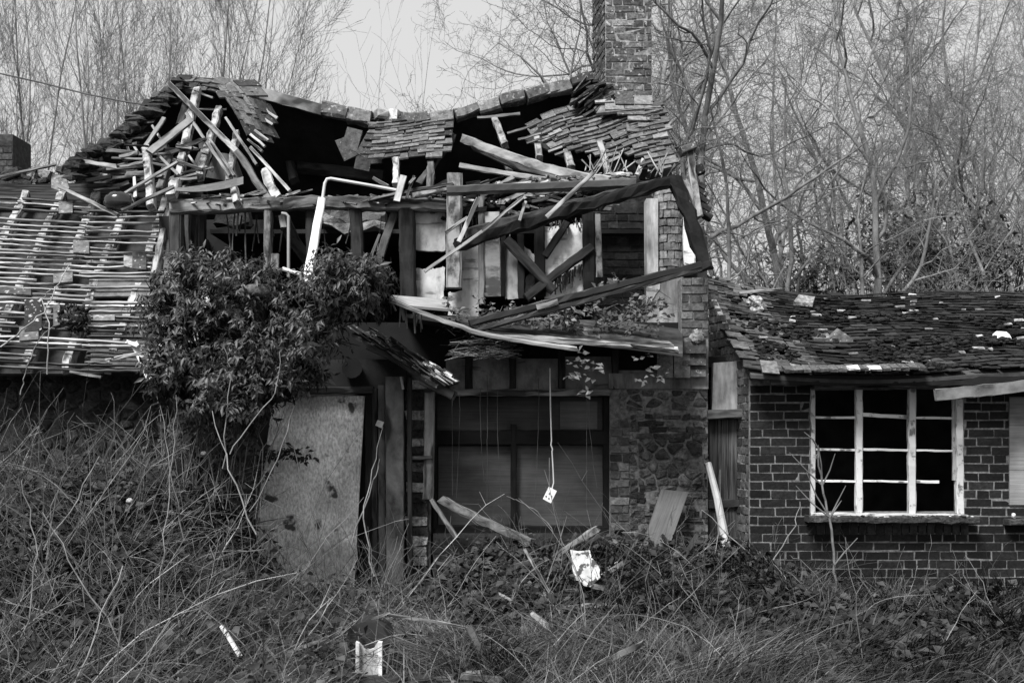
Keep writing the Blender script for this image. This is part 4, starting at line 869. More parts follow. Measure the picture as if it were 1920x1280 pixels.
# hanging socket on its cable
mb = B(); mb.tube([Q(*p, 9.95) for p in ((1031, 690), (1032, 760), (1034, 826), (1033, 834), (1036, 842), (1035, 846), (1037, 880), (1038, 905), (1035, 916))], .006, 6, .62)
sk = mb.obj('hanging_socket', 'plastic'); tag(sk, 'white double socket plate dangling on a cable before the boarded window', 'socket')
mb = B(); P = [(1029, 912), (1044, 920), (1033, 943), (1018, 935)]; mb.slab([Q(x, y, 9.93) for x, y in P[::-1]], Y3, .03, .75); mb.obj('socket_plate', 'plastic', sk)
for x, y in ((1030, 925), (1034, 930), (1029, 934), (1024, 930)):
    mb = B(); mb.slab([Q(x - 1.2, y + 1.2, 9.925), Q(x + 1.2, y + 1.2, 9.925), Q(x + 1.2, y - 1.2, 9.925), Q(x - 1.2, y - 1.2, 9.925)], Y3, .004, .05); mb.obj('socket_hole', 'shade_fill', sk)
# leaning things by the stone wall
mb = B(); mb.slab([Q(1250, 1038, 9.7), Q(1291, 922, 10.05), Q(1240, 917, 10.05), Q(1196, 1045, 9.7)], Y3, .02, .11)
tag(mb.obj('leaning_board', 'board'), 'wide grey board leaning against the rubble stone wall', 'board')
pipe('leaning_pole', 'smooth pale pole leaning beside the narrow passage door', 'pole', [(1328, 868, 10.1), (1345, 935, 9.95), (1362, 1025, 9.8)], 12, .4, 'plastic', 17)
stick('dropped_timber', 'split pale-edged timber lying on the rubble below the boarded window', 'timber', [(1038, 1046, 9.55), (1085, 1012, 9.5), (1124, 988, 9.5)], 12, .06, .22, 'wood_flaky', None, jit=.008, rag=.06)
stick('dropped_timber', 'thin dark timber lying just under the split pale-edged one', 'timber', [(1046, 1052, 9.5), (1124, 1002, 9.48)], 7, .05, .05, 'wood', None, rag=.04)
stick('dropped_timber', 'mossy timber lying low under the left part of the boarded window', 'timber', [(826, 934, 9.9), (900, 975, 9.7), (1010, 1022, 9.6)], 16, .08, .13, 'wood_flaky', None, jit=.01, rag=.08)
stick('dropped_timber', 'thin timber leaning at the lower left corner of the boarded window', 'timber', [(810, 938, 9.9), (858, 1010, 9.6)], 8, .05, .12, 'wood', None)
mb = B(); mb.slab([Q(x, y, 8.78 - (y - 1031) * .0015) for x, y in ragged([(1074, 1080), (1090, 1094), (1108, 1098), (1124, 1084), (1122, 1060), (1108, 1046), (1108, 1031), (1071, 1032)], 3, 2.5)], Y3, .03, .6)
tag(mb.obj('white_slab', 'slab'), 'chipped white slab standing in the weeds below the split timber', 'slab')
# foreground scrap
D = 6.9
mb = B(); prof = [(666, 1290), (716, 1290), (716, 1204), (708, 1203), (700, 1216), (692, 1219), (682, 1216), (672, 1205), (667, 1203)]
mb.slab([Q(x, y, D) for x, y in prof], Y3, .05, .55); cm = mb.obj('broken_channel', 'render'); tag(cm, 'broken white channel standing on end at the front edge of the weeds', 'channel')
mb = B(); mb.slab([Q(666, 1290, D - .04), Q(673, 1290, D - .04), Q(673, 1206, D - .04), Q(667, 1203, D - .04)], Y3, .04, .8); mb.slab([Q(710, 1290, D - .04), Q(716, 1290, D - .04), Q(716, 1204, D - .04), Q(709, 1204, D - .04)], Y3, .04, .8); mb.obj('channel_lip', 'plaster', cm)
stick('white_rod', 'short white painted rod stuck slantwise in the dry grass', 'rod', [(416, 1172, 6.9), (430, 1196, 6.85), (450, 1231, 6.8)], 8, .02, .72, 'paint_peel', None, jit=.002)
mb = B()
for i in range(15):
    for (a, b) in (((735 + i * 7.5, 1188 + i * 3.2), (725 + i * 9, 1262 + i * 2.2)), ((735, 1190 + i * 5), (842, 1232 + i * 4.2))):
        mb.sweep([Q(*a, 7.0), Q(*b, 6.8)], .004, .004, .03, step=.3)
mb.slab([Q(728, 1262, 6.95), Q(840, 1296, 6.95), Q(842, 1234, 7.15), Q(738, 1190, 7.2)], Y3, .01, .025); tag(mb.obj('wire_mesh', 'metal'), 'sheet of dark wire mesh lying in the weeds right of the white channel', 'mesh')
mb = B(); mb.tube([Q(688, 1206, 7.2), Q(700, 1190, 7.5)], .14, 14, .03); tag(mb.obj('dark_pipe', 'metal'), 'dark open pipe end behind the top of the white channel', 'pipe')
for (pts, w, t, lb) in (([(498, 1240, 6.9), (600, 1200, 7.1), (730, 1148, 7.4)], 7, .2, 'long dry stick rising right behind the white channel to a point'), ([(728, 1152, 7.4), (800, 1162, 7.3), (878, 1176, 7.2)], 6, .26, 'pale dry stick sloping down right from the tip of the long stick'),
        ([(985, 1030, 9.0), (1030, 1110, 8.5), (1078, 1196, 8.0)], 6, .25, 'long pale stick leaning through the weeds below the boarded window'), ([(500, 1278, 6.6), (556, 1282, 6.6)], 6, .6, 'short pale stick lying at the bottom edge left of the white channel'),
        ([(880, 1176, 7.2), (922, 1262, 6.9)], 15, .05, 'dark rotten stick lying right of the wire mesh'), ([(1064, 1190, 8.0), (1140, 1200, 8)], 6, .3, 'flat grey stick lying on the ground at the foot of the long pale one')):
    stick('dry_stick', lb, 'stick', pts, w, .03, t, 'wood', 'dry sticks in the weeds', jit=.003, taper=.7)
pipe('overhead_wire', 'thin dark wire sagging across the upper left saplings', 'wire', [(-80, 118, 13), (0, 138, 13), (80, 156, 13), (160, 176, 13), (240, 192, 13), (330, 205, 13)], 3, .02, 'metal')
# ================================================================== ground
def gz(x, y):
    h = .05 * mnoise.noise(Vector((x * 1.1, y * 1.1, 0))) + .025 * mnoise.noise(Vector((x * 3.7, y * 3.7, 4)))
    L = ss(-1.75, -2.9, x + .25 * mnoise.noise(Vector((y, x * .5, 9))))
    h += L * .9 * ss(6.1, 9.2, y) + ss(-.9, -.2, x) * (1 - ss(1.7, 3.0, x)) * (.34 * ss(7.7, 9.8, y)) + .05 * ss(6, 9, y)
    if y > 11: h *= max(0, 1 - (y - 11) / 3)
    return h - .02
xs = np.concatenate([[-400, -150, -60, -25, -12], np.arange(-8, 8.01, .11), [12, 25, 60, 150, 400]])
ys = np.concatenate([[-60, -20, -5, 0], np.arange(2, 12.01, .11), [14, 18, 25, 40, 70, 150, 500]])
V = np.array([(x, y, gz(x, y)) for y in ys for x in xs]); nx = len(xs); ny = len(ys)
i = (np.arange(ny - 1)[:, None] * nx + np.arange(nx - 1)[None, :]).ravel()
gr = nmesh('ground', V, np.stack([i, i + 1, i + nx + 1, i + nx], axis=1), 1.0, 'soil'); gr['kind'] = 'structure'
for p in gr.data.polygons: p.use_smooth = True

def scatter(n, x0, x1, y0, y1, dens=None, top=0.0):
    out = []
    while len(out) < n:
        x, y = R(x0, x1), R(y0, y1)
        if dens and random.random() > dens(x, y): continue
        out.append((x, y, gz(x, y) + top))
    return np.array(out)
def vis(x, y, z=.3):                                # is this place in the picture?
    px = 960 + F * x / y; return -120 < px < 2040 and not (y < 6.92 and (655 < px < 728)) and not (y < 6.9 and (405 < px < 460)) and not (y < 7.2 and 728 < px < 850 and random.random() < .8)
rn = np.random.uniform
# ---- bramble thicket on the bank and rubble: stems + leaves
def bankd(x, y): return (1.0 if x < -1.9 else .35) * vis(x, y) * (1 if not (-2.3 < x < -.75 and y > 9.4) else .15)
def stems(n, dens, x0, x1, y0, y1, Lr, rr, up, name_tone=(.03, .16)):
    P0, P1, R0, R1, T = [], [], [], [], []
    base = scatter(n, x0, x1, y0, y1, dens)
    for b in base:
        L = R(*Lr); k = 7; p = Vector(b) - Vector((0, 0, .02)); a = R(0, 6.28); d = Vector((math.cos(a) * .5, math.sin(a) * .4, R(*up))).normalized(); r = R(*rr); t = R(*name_tone) * random.choice((1, 1, .6, 1.8)); dr = R(-.02, .16)
        for q in range(k):
            d = (d + Vector((R(-.24, .24), R(-.2, .2), -dr + R(-.15, .15)))).normalized(); p2 = p + d * (L / k)
            if p2.y > 10.0: break
            P0.append(p); P1.append(p2); R0.append(r * (1 - .09 * q)); R1.append(r * (1 - .09 * (q + 1))); T.append(t)
            if q > 0 and random.random() < .4:
                e = p2 + (d + Vector((R(-1, 1), R(-.8, .8), R(-.5, .9)))).normalized() * R(.03, .16); P0.append(p2); P1.append(e); R0.append(r * .6); R1.append(r * .3); T.append(t)
            p = p2
    V, Qd = tubes(P0, P1, R0, R1); return V, Qd, np.repeat(T, 3)
V, Qd, T = stems(1900, bankd, -4.8, -.9, 5.2, 9.95, (.25, .95), (.002, .0058), (-.2, 1.1), (.02, .18))
tag(nmesh('bramble_stems', V, Qd, T, 'straw'), 'tangle of bramble stems covering the bank on the left', 'bramble', None, 'stuff')
V, Qd, T = stems(210, lambda x, y: vis(x, y) * (1 if x < -1.6 else .10), -4.6, 2.2, 5.6, 9.6, (.6, 1.5), (.0025, .0055), (.2, 1.4), (.03, .26))
tag(nmesh('arching_brambles', V, Qd, T, 'straw'), 'long bare arching bramble canes over the whole left foreground', 'bramble', None, 'stuff')
def leafmass(n, dens, x0, x1, y0, y1, hgt, ln, tone, flat=.8):
    P = scatter(n, x0, x1, y0, y1, dens); P[:, 2] += np.abs(np.random.normal(0, 1, n)) * hgt * .5 + rn(0, .05, n)
    D = np.stack([rn(-1, 1, n), rn(-1, .6, n), rn(-.5, .35, n)], axis=1); Up = np.stack([rn(-.6, .6, n), rn(-.9, .2, n), np.full(n, flat)], axis=1)
    l = rn(*ln, n); V, T3 = leaves(P, D, Up, l, l * rn(.5, .75, n), .15)
    return V, T3, np.repeat(rn(*tone, n) * np.random.choice([1, 1, .6, 1.7], n), 4)
V, T3, T = leafmass(21000, lambda x, y: bankd(x, y) * max(.05, .55 + 1.4 * mnoise.noise(Vector((x * 2.1, y * 2.1, 12)))), -4.9, -.9, 5.4, 9.95, .22, (.035, .095), (.005, .038))
tag(nmesh('bramble_leaves', V, T3, T, 'leaf'), 'mass of small bramble leaves over the bank on the left', 'bramble', None, 'stuff')
def heapd(x, y): return (1.0 if y > 8.0 else .4) * vis(x, y) * (.5 + .5 * mnoise.noise(Vector((x * 1.6, y * 1.6, 2))) + .2)
V, T3, T = leafmass(12000, lambda x, y: heapd(x, y) * max(.05, .6 + 1.5 * mnoise.noise(Vector((x * 2.5, y * 2.5, 13)))), -1.0, 3.0, 7.0, 9.95, .12, (.035, .10), (.005, .042))
tag(nmesh('ground_ivy', V, T3, T, 'leaf'), 'low ivy and dead leaves over the rubble below the boarded window', 'ivy', None, 'stuff')
V, T3, T = leafmass(9000, lambda x, y: vis(x, y) * max(0, .5 + mnoise.noise(Vector((x * 1.3, y * 1.3, 7)))), 1.0, 5.2, 6.0, 9.7, .10, (.04, .11), (.005, .034))
tag(nmesh('weeds', V, T3, T, 'leaf'), 'broad weeds in the grass before the brick outbuilding', 'weeds', None, 'stuff')
V, Qd, T = stems(1300, lambda x, y: vis(x, y) * (1 if x < 1.6 else .3), -3.6, 4.8, 5.0, 9.9, (.2, .85), (.0016, .0045), (-.2, 1.3), (.025, .2))
tag(nmesh('weed_stalks', V, Qd, T, 'straw'), 'thin dead weed stalks in front of the cottage', 'weeds', None, 'stuff')
mb = B()
for k in range(230):
    x, y = (R(-.6, 1.7), R(8.3, 9.9)) if k < 130 else (R(-2.2, 1.6), R(6.2, 8.2))
    z = gz(x, y) + R(.0, .09); a = R(-.5, .5); l = R(.08, .38); d = Vector((R(-1, 1), R(-.6, .6), a)).normalized()
    if random.random() < .6: mb.sweep([Vector((x, y, z)), Vector((x, y, z)) + d * l], R(.012, .045), R(.01, .025), random.choice((.03, .05, .08, .15, .3)), rag=.03)
    else: mb.box(Vector((x, y, z)), (d, Vector((-d.y, d.x, 0)).normalized(), d.cross(Vector((-d.y, d.x, 0)).normalized())), (R(.04, .09), R(.03, .07), .007), random.choice((.03, .06, .1, .2)), .008)
tag(mb.obj('rubble_litter', 'wood_flaky'), 'litter of snapped lath and tile scraps on the ground before the cottage', 'rubble', None, 'stuff')
# ---- grass
def grass(name, n, dens, box, h, w, bend, tone, lean, lab, mt='straw'):
    P = scatter(n, *box, dens); P[:, 2] -= .01; a = rn(-1.3, 1.3, n) + np.array([6.28 * mnoise.noise(Vector((p[0] * .8, p[1] * .8, 20))) for p in P]); D = np.stack([np.cos(a) + lean[0], np.sin(a) + lean[1], np.zeros(n)], axis=1)
    V, Qd = blades(P, D, rn(*h, n), rn(*w, n), rn(*bend, n)); T = np.repeat(rn(*tone, n) * np.random.choice([1, 1, .55, 1.6], n), 3)
    return tag(nmesh(name, V, Qd, T, mt), lab, 'grass', None, 'stuff')
def cl(s, o, b=.5): return lambda x, y: vis(x, y) * max(0, min(1, b + 1.3 * mnoise.noise(Vector((x * s, y * s, o)))))
grass('dry_grass', 9500, lambda x, y: cl(.9, 1, .3)(x, y) * (1 if y < 7.9 else .3), (-3.4, 1.7, 5.0, 8.8), (.12, .42), (.004, .008), (.7, 1.9), (.012, .15), (.2, -.3), 'flattened dry straw-coloured grass in the foreground')
grass('green_grass', 10000, lambda x, y: cl(1.6, 3, .32)(x, y), (.2, 5.4, 5.2, 9.8), (.1, .34), (.007, .016), (.3, 1.2), (.006, .048), (0, -.2), 'tufts of green grass in front of the brick outbuilding', 'leaf')
grass('dead_grass', 4500, lambda x, y: cl(1.3, 5, .15)(x, y), (-3.8, 4.8, 5.2, 9.2), (.15, .45), (.003, .006), (.7, 1.8), (.03, .2), (.3, -.2), 'wisps of pale dead grass among the weeds')
# a few long canes that stand clear of the thicket
def cane(pts, w, t, lab, cat='cane', grp=None, name='bare_cane', tw=None):
    P0, P1, R0, R1 = [], [], [], []
    W_ = [Q(*p) for p in pts]; sm = []
    for k in range(len(W_) - 1):
        a, b = W_[k], W_[k + 1]; n = 4
        for q in range(n): sm.append(a.lerp(b, q / n) + Vector((R(-.014, .014), R(-.01, .01), R(-.008, .008))))
    sm.append(W_[-1]); D = pts[0][2]; r = w * D / F / 2 * .72; n = len(sm); t *= .8
    for k in range(n - 1): P0.append(sm[k]); P1.append(sm[k + 1]); R0.append(r * (1 - .6 * k / n)); R1.append(r * (1 - .6 * (k + 1) / n))
    for (k, dx, dz) in (tw or []):
        b = Q(*pts[k]); e = Q(pts[k][0] + dx, pts[k][1] + dz, pts[k][2] - .05); m = b.lerp(e, .5) + Vector((R(-.02, .02), 0, R(-.02, .02)))
        P0 += [b, m]; P1 += [m, e]; R0 += [r * .55, r * .45]; R1 += [r * .45, r * .25]
    V, Qd = tubes(P0, P1, R0, R1, 5); c = W_[0]
    return tag(nmesh(name, V, Qd, t, 'straw', None, c, c), lab, cat, grp)
cg = 'bare canes standing out of the left thicket'
for (pts, w, t, lab) in (
    ([(420, 880, 8.6), (424, 760, 8.6), (432, 690, 8.6), (420, 640, 8.6)], 4, .28, 'upright pale cane rising past the lower left side of the evergreen bush'),
    ([(430, 850, 8.5), (470, 790, 8.5), (518, 735, 8.5), (524, 660, 8.5)], 4, .3, 'cane curving up right in front of the evergreen bush'),
    ([(80, 1030, 7.6), (130, 960, 7.6), (186, 855, 7.6)], 5, .35, 'stout pale cane leaning right in the middle of the left thicket'),
    ([(300, 1140, 7.2), (308, 1000, 7.3), (322, 860, 7.4), (330, 740, 7.5)], 4, .3, 'tall thin cane left of the plywood door, nearly upright'),
    ([(345, 1010, 8), (318, 880, 8), (300, 760, 8.1)], 4, .22, 'cane leaning left below the evergreen bush'),
    ([(480, 1000, 8.4), (430, 880, 8.4), (398, 770, 8.5)], 5, .35, 'stout cane leaning left beside the plywood door'),
    ([(470, 960, 8.8), (520, 860, 8.8), (552, 760, 8.9)], 4, .25, 'cane crossing the left edge of the plywood door'),
    ([(620, 1130, 8.2), (590, 980, 8.3), (556, 860, 8.5), (548, 790, 8.6)], 4, .1, 'dark cane in front of the middle of the plywood door'),
    ([(640, 1120, 8), (625, 1040, 8), (560, 900, 8.2)], 4, .12, 'dark cane bending left before the lower part of the plywood door'),
    ([(20, 1270, 6), (60, 1130, 6.2), (70, 1010, 6.4), (40, 900, 6.6)], 5, .2, 'grey cane near the lower left corner'),
    ([(250, 1240, 6.2), (150, 1080, 6.4), (80, 960, 6.6)], 5, .25, 'long cane leaning left over the dry grass at lower left'),
    ([(140, 1290, 5.8), (180, 1180, 6), (230, 1060, 6.2)], 5, .35, 'thick dry stalk leaning right at the bottom left'),
    ([(0, 650, 9), (40, 620, 9), (80, 585, 9.1), (104, 540, 9.2), (130, 495, 9.3)], 5, .45, 'pale cane arching over the battened roof past the mossy ball'),
    ([(86, 700, 9.2), (92, 620, 9.2), (80, 560, 9.3), (96, 540, 9.3)], 4, .45, 'thin pale cane looping upward over the low battens'),
    ([(40, 740, 9.1), (44, 700, 9.1), (70, 640, 9.1), (100, 610, 9.2)], 3.5, .3, 'slender cane hanging over the eave of the battened roof'),
    ([(1040, 1000, 9.4), (1010, 960, 9.4), (975, 940, 9.4), (950, 930, 9.5)], 3, .25, 'thin twig branching left at the foot of the boarded window'),
    ([(700, 1080, 8.9), (680, 970, 9.0), (700, 880, 9.2), (718, 800, 9.4)], 5, .22, 'stem climbing the dark gap right of the plywood door'),
    ([(660, 1020, 9), (700, 900, 9.2), (712, 860, 9.3)], 5, .2, 'stem leaning right beside the door posts'),
    ([(1325, 1150, 9.3), (1345, 1000, 9.5), (1350, 880, 9.6)], 3, .3, 'thin upright stem before the narrow passage door'),
    ([(1440, 1070, 9.4), (1385, 1020, 9.5), (1315, 955, 9.6)], 4.5, .3, 'stick leaning left at the foot of the passage door'),
    ([(1440, 1066, 9.4), (1490, 985, 9.5), (1500, 940, 9.6)], 4, .28, 'stick leaning right beside the dark brick corner'),
    ([(1555, 1110, 9), (1500, 1050, 9.1), (1480, 1040, 9.1)], 3, .2, 'thin arching weed stem below the outbuilding window'),
    ([(1890, 1200, 8.6), (1840, 1090, 8.8), (1810, 1040, 8.9)], 2.5, .25, 'arched grass stem in front of the brick wall at right'),
    ([(1516, 1290, 6.2), (1505, 1200, 6.3), (1482, 1120, 6.4)], 5, .02, 'dark upright cane in the grass at the lower right'),
    ([(1480, 1270, 6.0), (1560, 1240, 6.2), (1700, 1205, 6.6)], 3, .04, 'dark bramble runner across the lower right grass')):
    cane(pts, w, t, lab, 'cane', None)
for k in range(170):
    pass
# sapling with cut twigs before the white window
tr = cane([(1570, 1120, 9.3), (1564, 1060, 9.3), (1556, 970, 9.3), (1542, 910, 9.3), (1534, 840, 9.3), (1530, 860, 9.3)], 9, .2, 'small bare sapling with short pruned twigs before the white paned window', 'sapling', None, 'bare_sapling',
    [(1, 44, -52), (2, -44, -86), (2, -64, -60), (2, 30, -60), (3, -62, -62), (3, 24, -60), (3, -8, -76), (2, 22, -32), (4, -26, -30)])
# ---- hanging runners in front of the boarded window
P0, P1, R0, R1 = [], [], [], []
for x in (848, 862, 900, 914, 932, 1010, 1100, 1104):
    y0, y1 = R(690, 750), R(900, 985); n = 8; dx = R(-16, 16)
    for k in range(n):
        a, b = k / n, (k + 1) / n; P0.append(Q(x + dx * a * a + R(-1, 1), y0 + (y1 - y0) * a, 9.98)); P1.append(Q(x + dx * b * b, y0 + (y1 - y0) * b, 9.98)); R0.append(.003); R1.append(.003)
V, Qd = tubes(P0, P1, R0, R1); c = Q(950, 980, 9.98)
tag(nmesh('hanging_runners', V, Qd, .07, 'straw', None, c, c), 'thin bare runners hanging down before the boarded window', 'creeper', None, 'stuff')
# ---- bramble on the porch roof and trailing sprays
def spray(name, cs, n, ln, tone, lab, cat, out=.8, mt='leaf', kind=None):
    P, D = [], []
    for (x, y, Dp, rx, ry, rd) in cs:
        for k in range(n):
            P.append(Q(x + random.gauss(0, rx), y + random.gauss(0, ry), Dp + random.gauss(0, rd))); D.append((R(-1, 1), R(-1, .2), R(-.7, .5)))
    P = np.array(P); D = np.array(D); m = len(P); Up = np.stack([rn(-.5, .5, m), rn(-1.2, -.2, m), np.full(m, .7)], axis=1); l = rn(*ln, m)
    V, T3 = leaves(P, D, Up, l, l * rn(.5, .7, m), .15); c = P.mean(axis=0)
    return tag(nmesh(name, V, T3, np.repeat(rn(*tone, m) * np.random.choice([1, 1, .6, 1.6], m), 4), mt, None, tuple(c), tuple(c)), lab, cat, None, kind)
cs = [(R(860, 1240), 0, 0, 0, 0, 0) for k in range(46)]
cs = [(x, 612 - (x - 900) * .10 + R(-22, 20), R(9.5, 10.0), 9, 7, .08) for (x, *_ ) in cs] + [(R(1040, 1230), R(580, 618), 9.7, 10, 8, .1) for k in range(20)] + [(R(1100, 1160), R(520, 560), 9.7, 8, 6, .1) for k in range(5)] + [(R(830, 960), R(560, 620), 9.75, 9, 7, .08) for k in range(13)]
br = spray('porch_bramble', cs, 13, (.035, .07), (.03, .12), 'bramble with broad leaves growing over the collapsed porch roof', 'bramble')
P0, P1 = [], []
for k in range(90):
    x = R(840, 1260); y = 612 - (x - 900) * .1 + R(-25, 30); p = Q(x, y, R(9.5, 10)); P0.append(p); P1.append(p + Vector((R(-.2, .2), R(-.1, .1), R(-.06, .1))))
V, Qd = tubes(P0, P1, [.0035] * 90, [.002] * 90); o = nmesh('stems', V, Qd, .12, 'straw', br, None, tuple(br.location)); o['kind'] = 'stuff'
spray('trailing_bramble', [(1088, 664, 9.15, 8, 5, .04), (1075, 684, 9.15, 8, 5, .04), (1110, 682, 9.15, 9, 5, .04), (1068, 706, 9.15, 7, 5, .04), (1104, 712, 9.15, 8, 5, .04), (1096, 735, 9.15, 8, 5, .04), (1120, 690, 9.15, 8, 4, .04)], 7, (.05, .085), (.04, .11), 'spray of large pale bramble leaves trailing from the porch roof before the window', 'bramble')
spray('trailing_bramble', [(1206, 668, 9.3, 6, 5, .04), (1222, 690, 9.3, 6, 5, .04), (1210, 712, 9.3, 6, 4, .04), (1236, 706, 9.3, 6, 4, .04)], 6, (.045, .07), (.04, .10), 'smaller bramble spray hanging beside the slipped wall tiles', 'bramble')
spray('climbing_bramble', [(R(310, 478), R(770, 960), R(9.4, 9.8), 16, 16, .06) for k in range(75)], 11, (.05, .095), (.012, .075), 'broad-leaved bramble climbing the wall between the evergreen bush and the plywood door', 'bramble')
P0, P1, R0, R1 = [], [], [], []
for k in range(90):
    p = Q(R(290, 490), R(900, 1010), R(9.2, 9.7)); dx = R(-.12, .12); q = p + Vector((dx + R(-.08, .08), 0, R(.3, .6))); e = q + Vector((dx * 1.6 + R(-.1, .1), 0, R(.2, .5))); r = R(.0025, .006); P0 += [p, q]; P1 += [q, e]; R0 += [r, r * .8]; R1 += [r * .8, r * .4]
V, Qd = tubes(P0, P1, R0, R1); c = Q(400, 950, 9.5)
tag(nmesh('bramble_canes', V, Qd, np.repeat(rn(.06, .34, 180), 3), 'straw', None, c, c), 'thicket of bare upright canes between the evergreen bush and the bank', 'canes', None, 'stuff')
spray('ivy_trail', [(500 + k * 9, 850 + 6 * math.sin(k), 9.8, 6, 7, .03) for k in range(9)], 16, (.04, .065), (.008, .02), 'dark ivy trail lying across the left side of the plywood door', 'ivy')
# ---- evergreen bush over the wall
BC = [(400, 560, 9.3, .52, .30), (500, 600, 9.2, .60, .42), (600, 590, 9.3, .44, .36), (380, 640, 9.2, .42, .38), (470, 680, 9.15, .46, .30), (640, 540, 9.4, .34, .26), (440, 520, 9.4, .42, .18), (560, 660, 9.2, .34, .28), (330, 600, 9.3, .22, .2), (690, 555, 9.4, .14, .2), (520, 715, 9.2, .34, .14), (370, 500, 9.5, .14, .1), (430, 720, 9.1, .2, .16), (352, 690, 9.1, .18, .22), (322, 690, 9.15, .14, .26), (420, 760, 9.1, .2, .12), (470, 770, 9.1, .16, .1), (318, 560, 9.3, .16, .14), (705, 520, 9.4, .08, .12), (650, 500, 9.4, .2, .08)]
bush = thing('evergreen_bush', 'dense dark evergreen bush growing out over the wall above the plywood door', 'bush', Q(480, 760, 9.6))
P, D, U3, LN = [], [], [], []
while len(P) < 23000:
    x, y, d, rx, rz = random.choice(BC); c = Q(x, y, d); a, b = R(0, 6.28), math.acos(R(-1, 1)); n = Vector((math.sin(b) * math.cos(a), math.sin(b) * math.sin(a), math.cos(b)))
    if n.y > .55: continue
    q = R(.6, 1.1) + .35 * mnoise.noise(c + n * 2.3); cc = c + Vector((n.x * rx * q, n.y * .55 * q, n.z * rz * q)); ax = (n + Vector((R(-.4, .4), R(-.4, .1), R(-.1, .6)))).normalized()
    px, py = PX(cc)
    if py > 800 - max(0, px - 470) * .6 or (px > 655 and py > 590) or (px < 290 and py < 560): continue
    s = R(.6, 1.15); t1 = ax.cross(Vector((.3, .2, .9))).normalized(); t2 = ax.cross(t1)
    for k in range(random.choice((5, 7, 9, 12))):
        th = k * 2.4 + R(-.5, .5); dr = (t1 * math.cos(th) + t2 * math.sin(th)) * .7 + ax * R(.1, .7) - Z3 * R(.2, 1.1)
        P.append(cc + ax * (k * .013 - .06) + Vector((R(-.015, .015), R(-.015, .015), R(-.015, .015)))); D.append(dr); U3.append(ax + Vector((R(-.3, .3), -.2, .4))); LN.append(R(.045, .09) * s)
P = np.array(P); LN = np.array(LN); m = len(P)
V, T3 = leaves(P, np.array(D), np.array(U3), LN, LN * .34, .2)
nmesh('foliage', V, T3, np.repeat(rn(.006, .023, m) * np.random.choice([1, 1, .5, 1.6], m), 4), 'leaf_gloss', bush, None, tuple(bush.location))
P0, P1, R0, R1 = [], [], [], []
for (x, y, d, rx, rz) in BC:
    for k in range(26):
        b = Q(x, y + 40, d + .25); e = Q(x, y, d) + Vector((R(-rx, rx), R(-.4, .2), R(-rz, rz))); P0.append(b); P1.append(e); R0.append(.012); R1.append(.003)
V, Qd = tubes(P0, P1, R0, R1); nmesh('branches', V, Qd, .05, 'bark', bush, None, tuple(bush.location))
mb = B(); mb.lump(Q(480, 545, 8.85), .06, .12, 10, 6, .25, (2.0, 1, .8)); tag(mb.obj('moss_clump', 'moss', smooth=True), 'pale mossy clump resting on the evergreen bush', 'moss')
mb = B()
for (a, b, w) in (((250, 640), (285, 715), 14), ((236, 640), (262, 650), 7), ((262, 700), (300, 668), 8)): mb.sweep([Q(*a, 9.2), Q(*b, 9.1)], w * 9.2 / F, .03, .6, rag=.03)
tag(mb.obj('white_planks', 'paint_peel'), 'broken white planks hanging at the eave left of the evergreen bush', 'planks')
stick('eave_stick', 'pale stick lying along the eave left of the broken white planks', 'stick', [(216, 672, 9.1), (292, 655, 9.0)], 6, .03, .6)
stick('eave_stick', 'short grey stick under the eave of the battened roof', 'stick', [(132, 697, 9.3), (190, 707, 9.3)], 5, .03, .3)
for k, (x, y, d) in enumerate(((1200 + 110, 1112, 8.6), (1600, 1122, 8.7), (1642, 1120, 8.8), (1270, 1040, 9.2), (382, 850, 8.7), (243, 938, 7.8))):
    mb = B(); p = Q(x, y, d); mb.lump(p, .035 if k < 4 else .02, (.12, .2, .2, .14, .2, .7)[k], 8, 6, .15, (1.2, 1, .9))
    tag(mb.obj('fallen_stone', 'stone', smooth=True), ('grey stone on the leaf heap below the passage door', 'rounded stone at the foot of the brick wall below the sapling', 'rounded stone in the grass right of the one below the sapling', 'stone on the rubble under the leaning grey board', 'grey stone in the thicket left of the plywood door', 'tiny white scrap in the middle of the left thicket')[k], 'stone')

# ================================================================== bare trees behind
def grow(o, rnd, p, d, L, r, lev, K):
    n = K['seg'][lev]; st = L / n; mx = len(K['seg']) - 1; tg = K['trop'][lev]; wb = K['wob'][lev]
    for i in range(n):
        d = (d + Vector((rnd.uniform(-wb, wb), rnd.uniform(-wb, wb), rnd.uniform(-wb, wb) + tg))).normalized()
        p2 = p + d * st; f0 = 1 - K['tap'] * i / n; f1 = 1 - K['tap'] * (i + 1) / n
        o[0 if lev <= K['tl'] else 1].append((p, p2, max(.0026, r * f0), max(.002, r * f1))); p = p2
        t = (i + 1) / n
        if lev < mx and t >= K['start'][lev]:
            c = K['kids'][lev]; k = int(c) + (rnd.random() < c - int(c))
            for q in range(k):
                an = math.radians(rnd.uniform(*K['ang'][lev])); ax = d.cross(Vector((rnd.uniform(-1, 1), rnd.uniform(-1, 1), rnd.uniform(-.6, .6)))).normalized()
                nd = Matrix.Rotation(an, 3, ax) @ d
                grow(o, rnd, p, nd, L * K['len'][lev] * rnd.uniform(.6, 1.15) * (1.15 - .5 * t), max(.0026, r * f1 * K['rad'][lev]), lev + 1, K)
OAK = dict(seg=[15, 13, 9, 6, 3], wob=[.24, .34, .42, .45, .5], trop=[.11, .06, .04, .02, 0], kids=[1.0, .9, .9, 1.0], start=[.26, .15, .12, .1], ang=[(30, 68), (30, 65), (30, 68), (30, 75)], len=[.56, .46, .46, .45], rad=[.62, .55, .55, .6], tap=.78, tl=1)
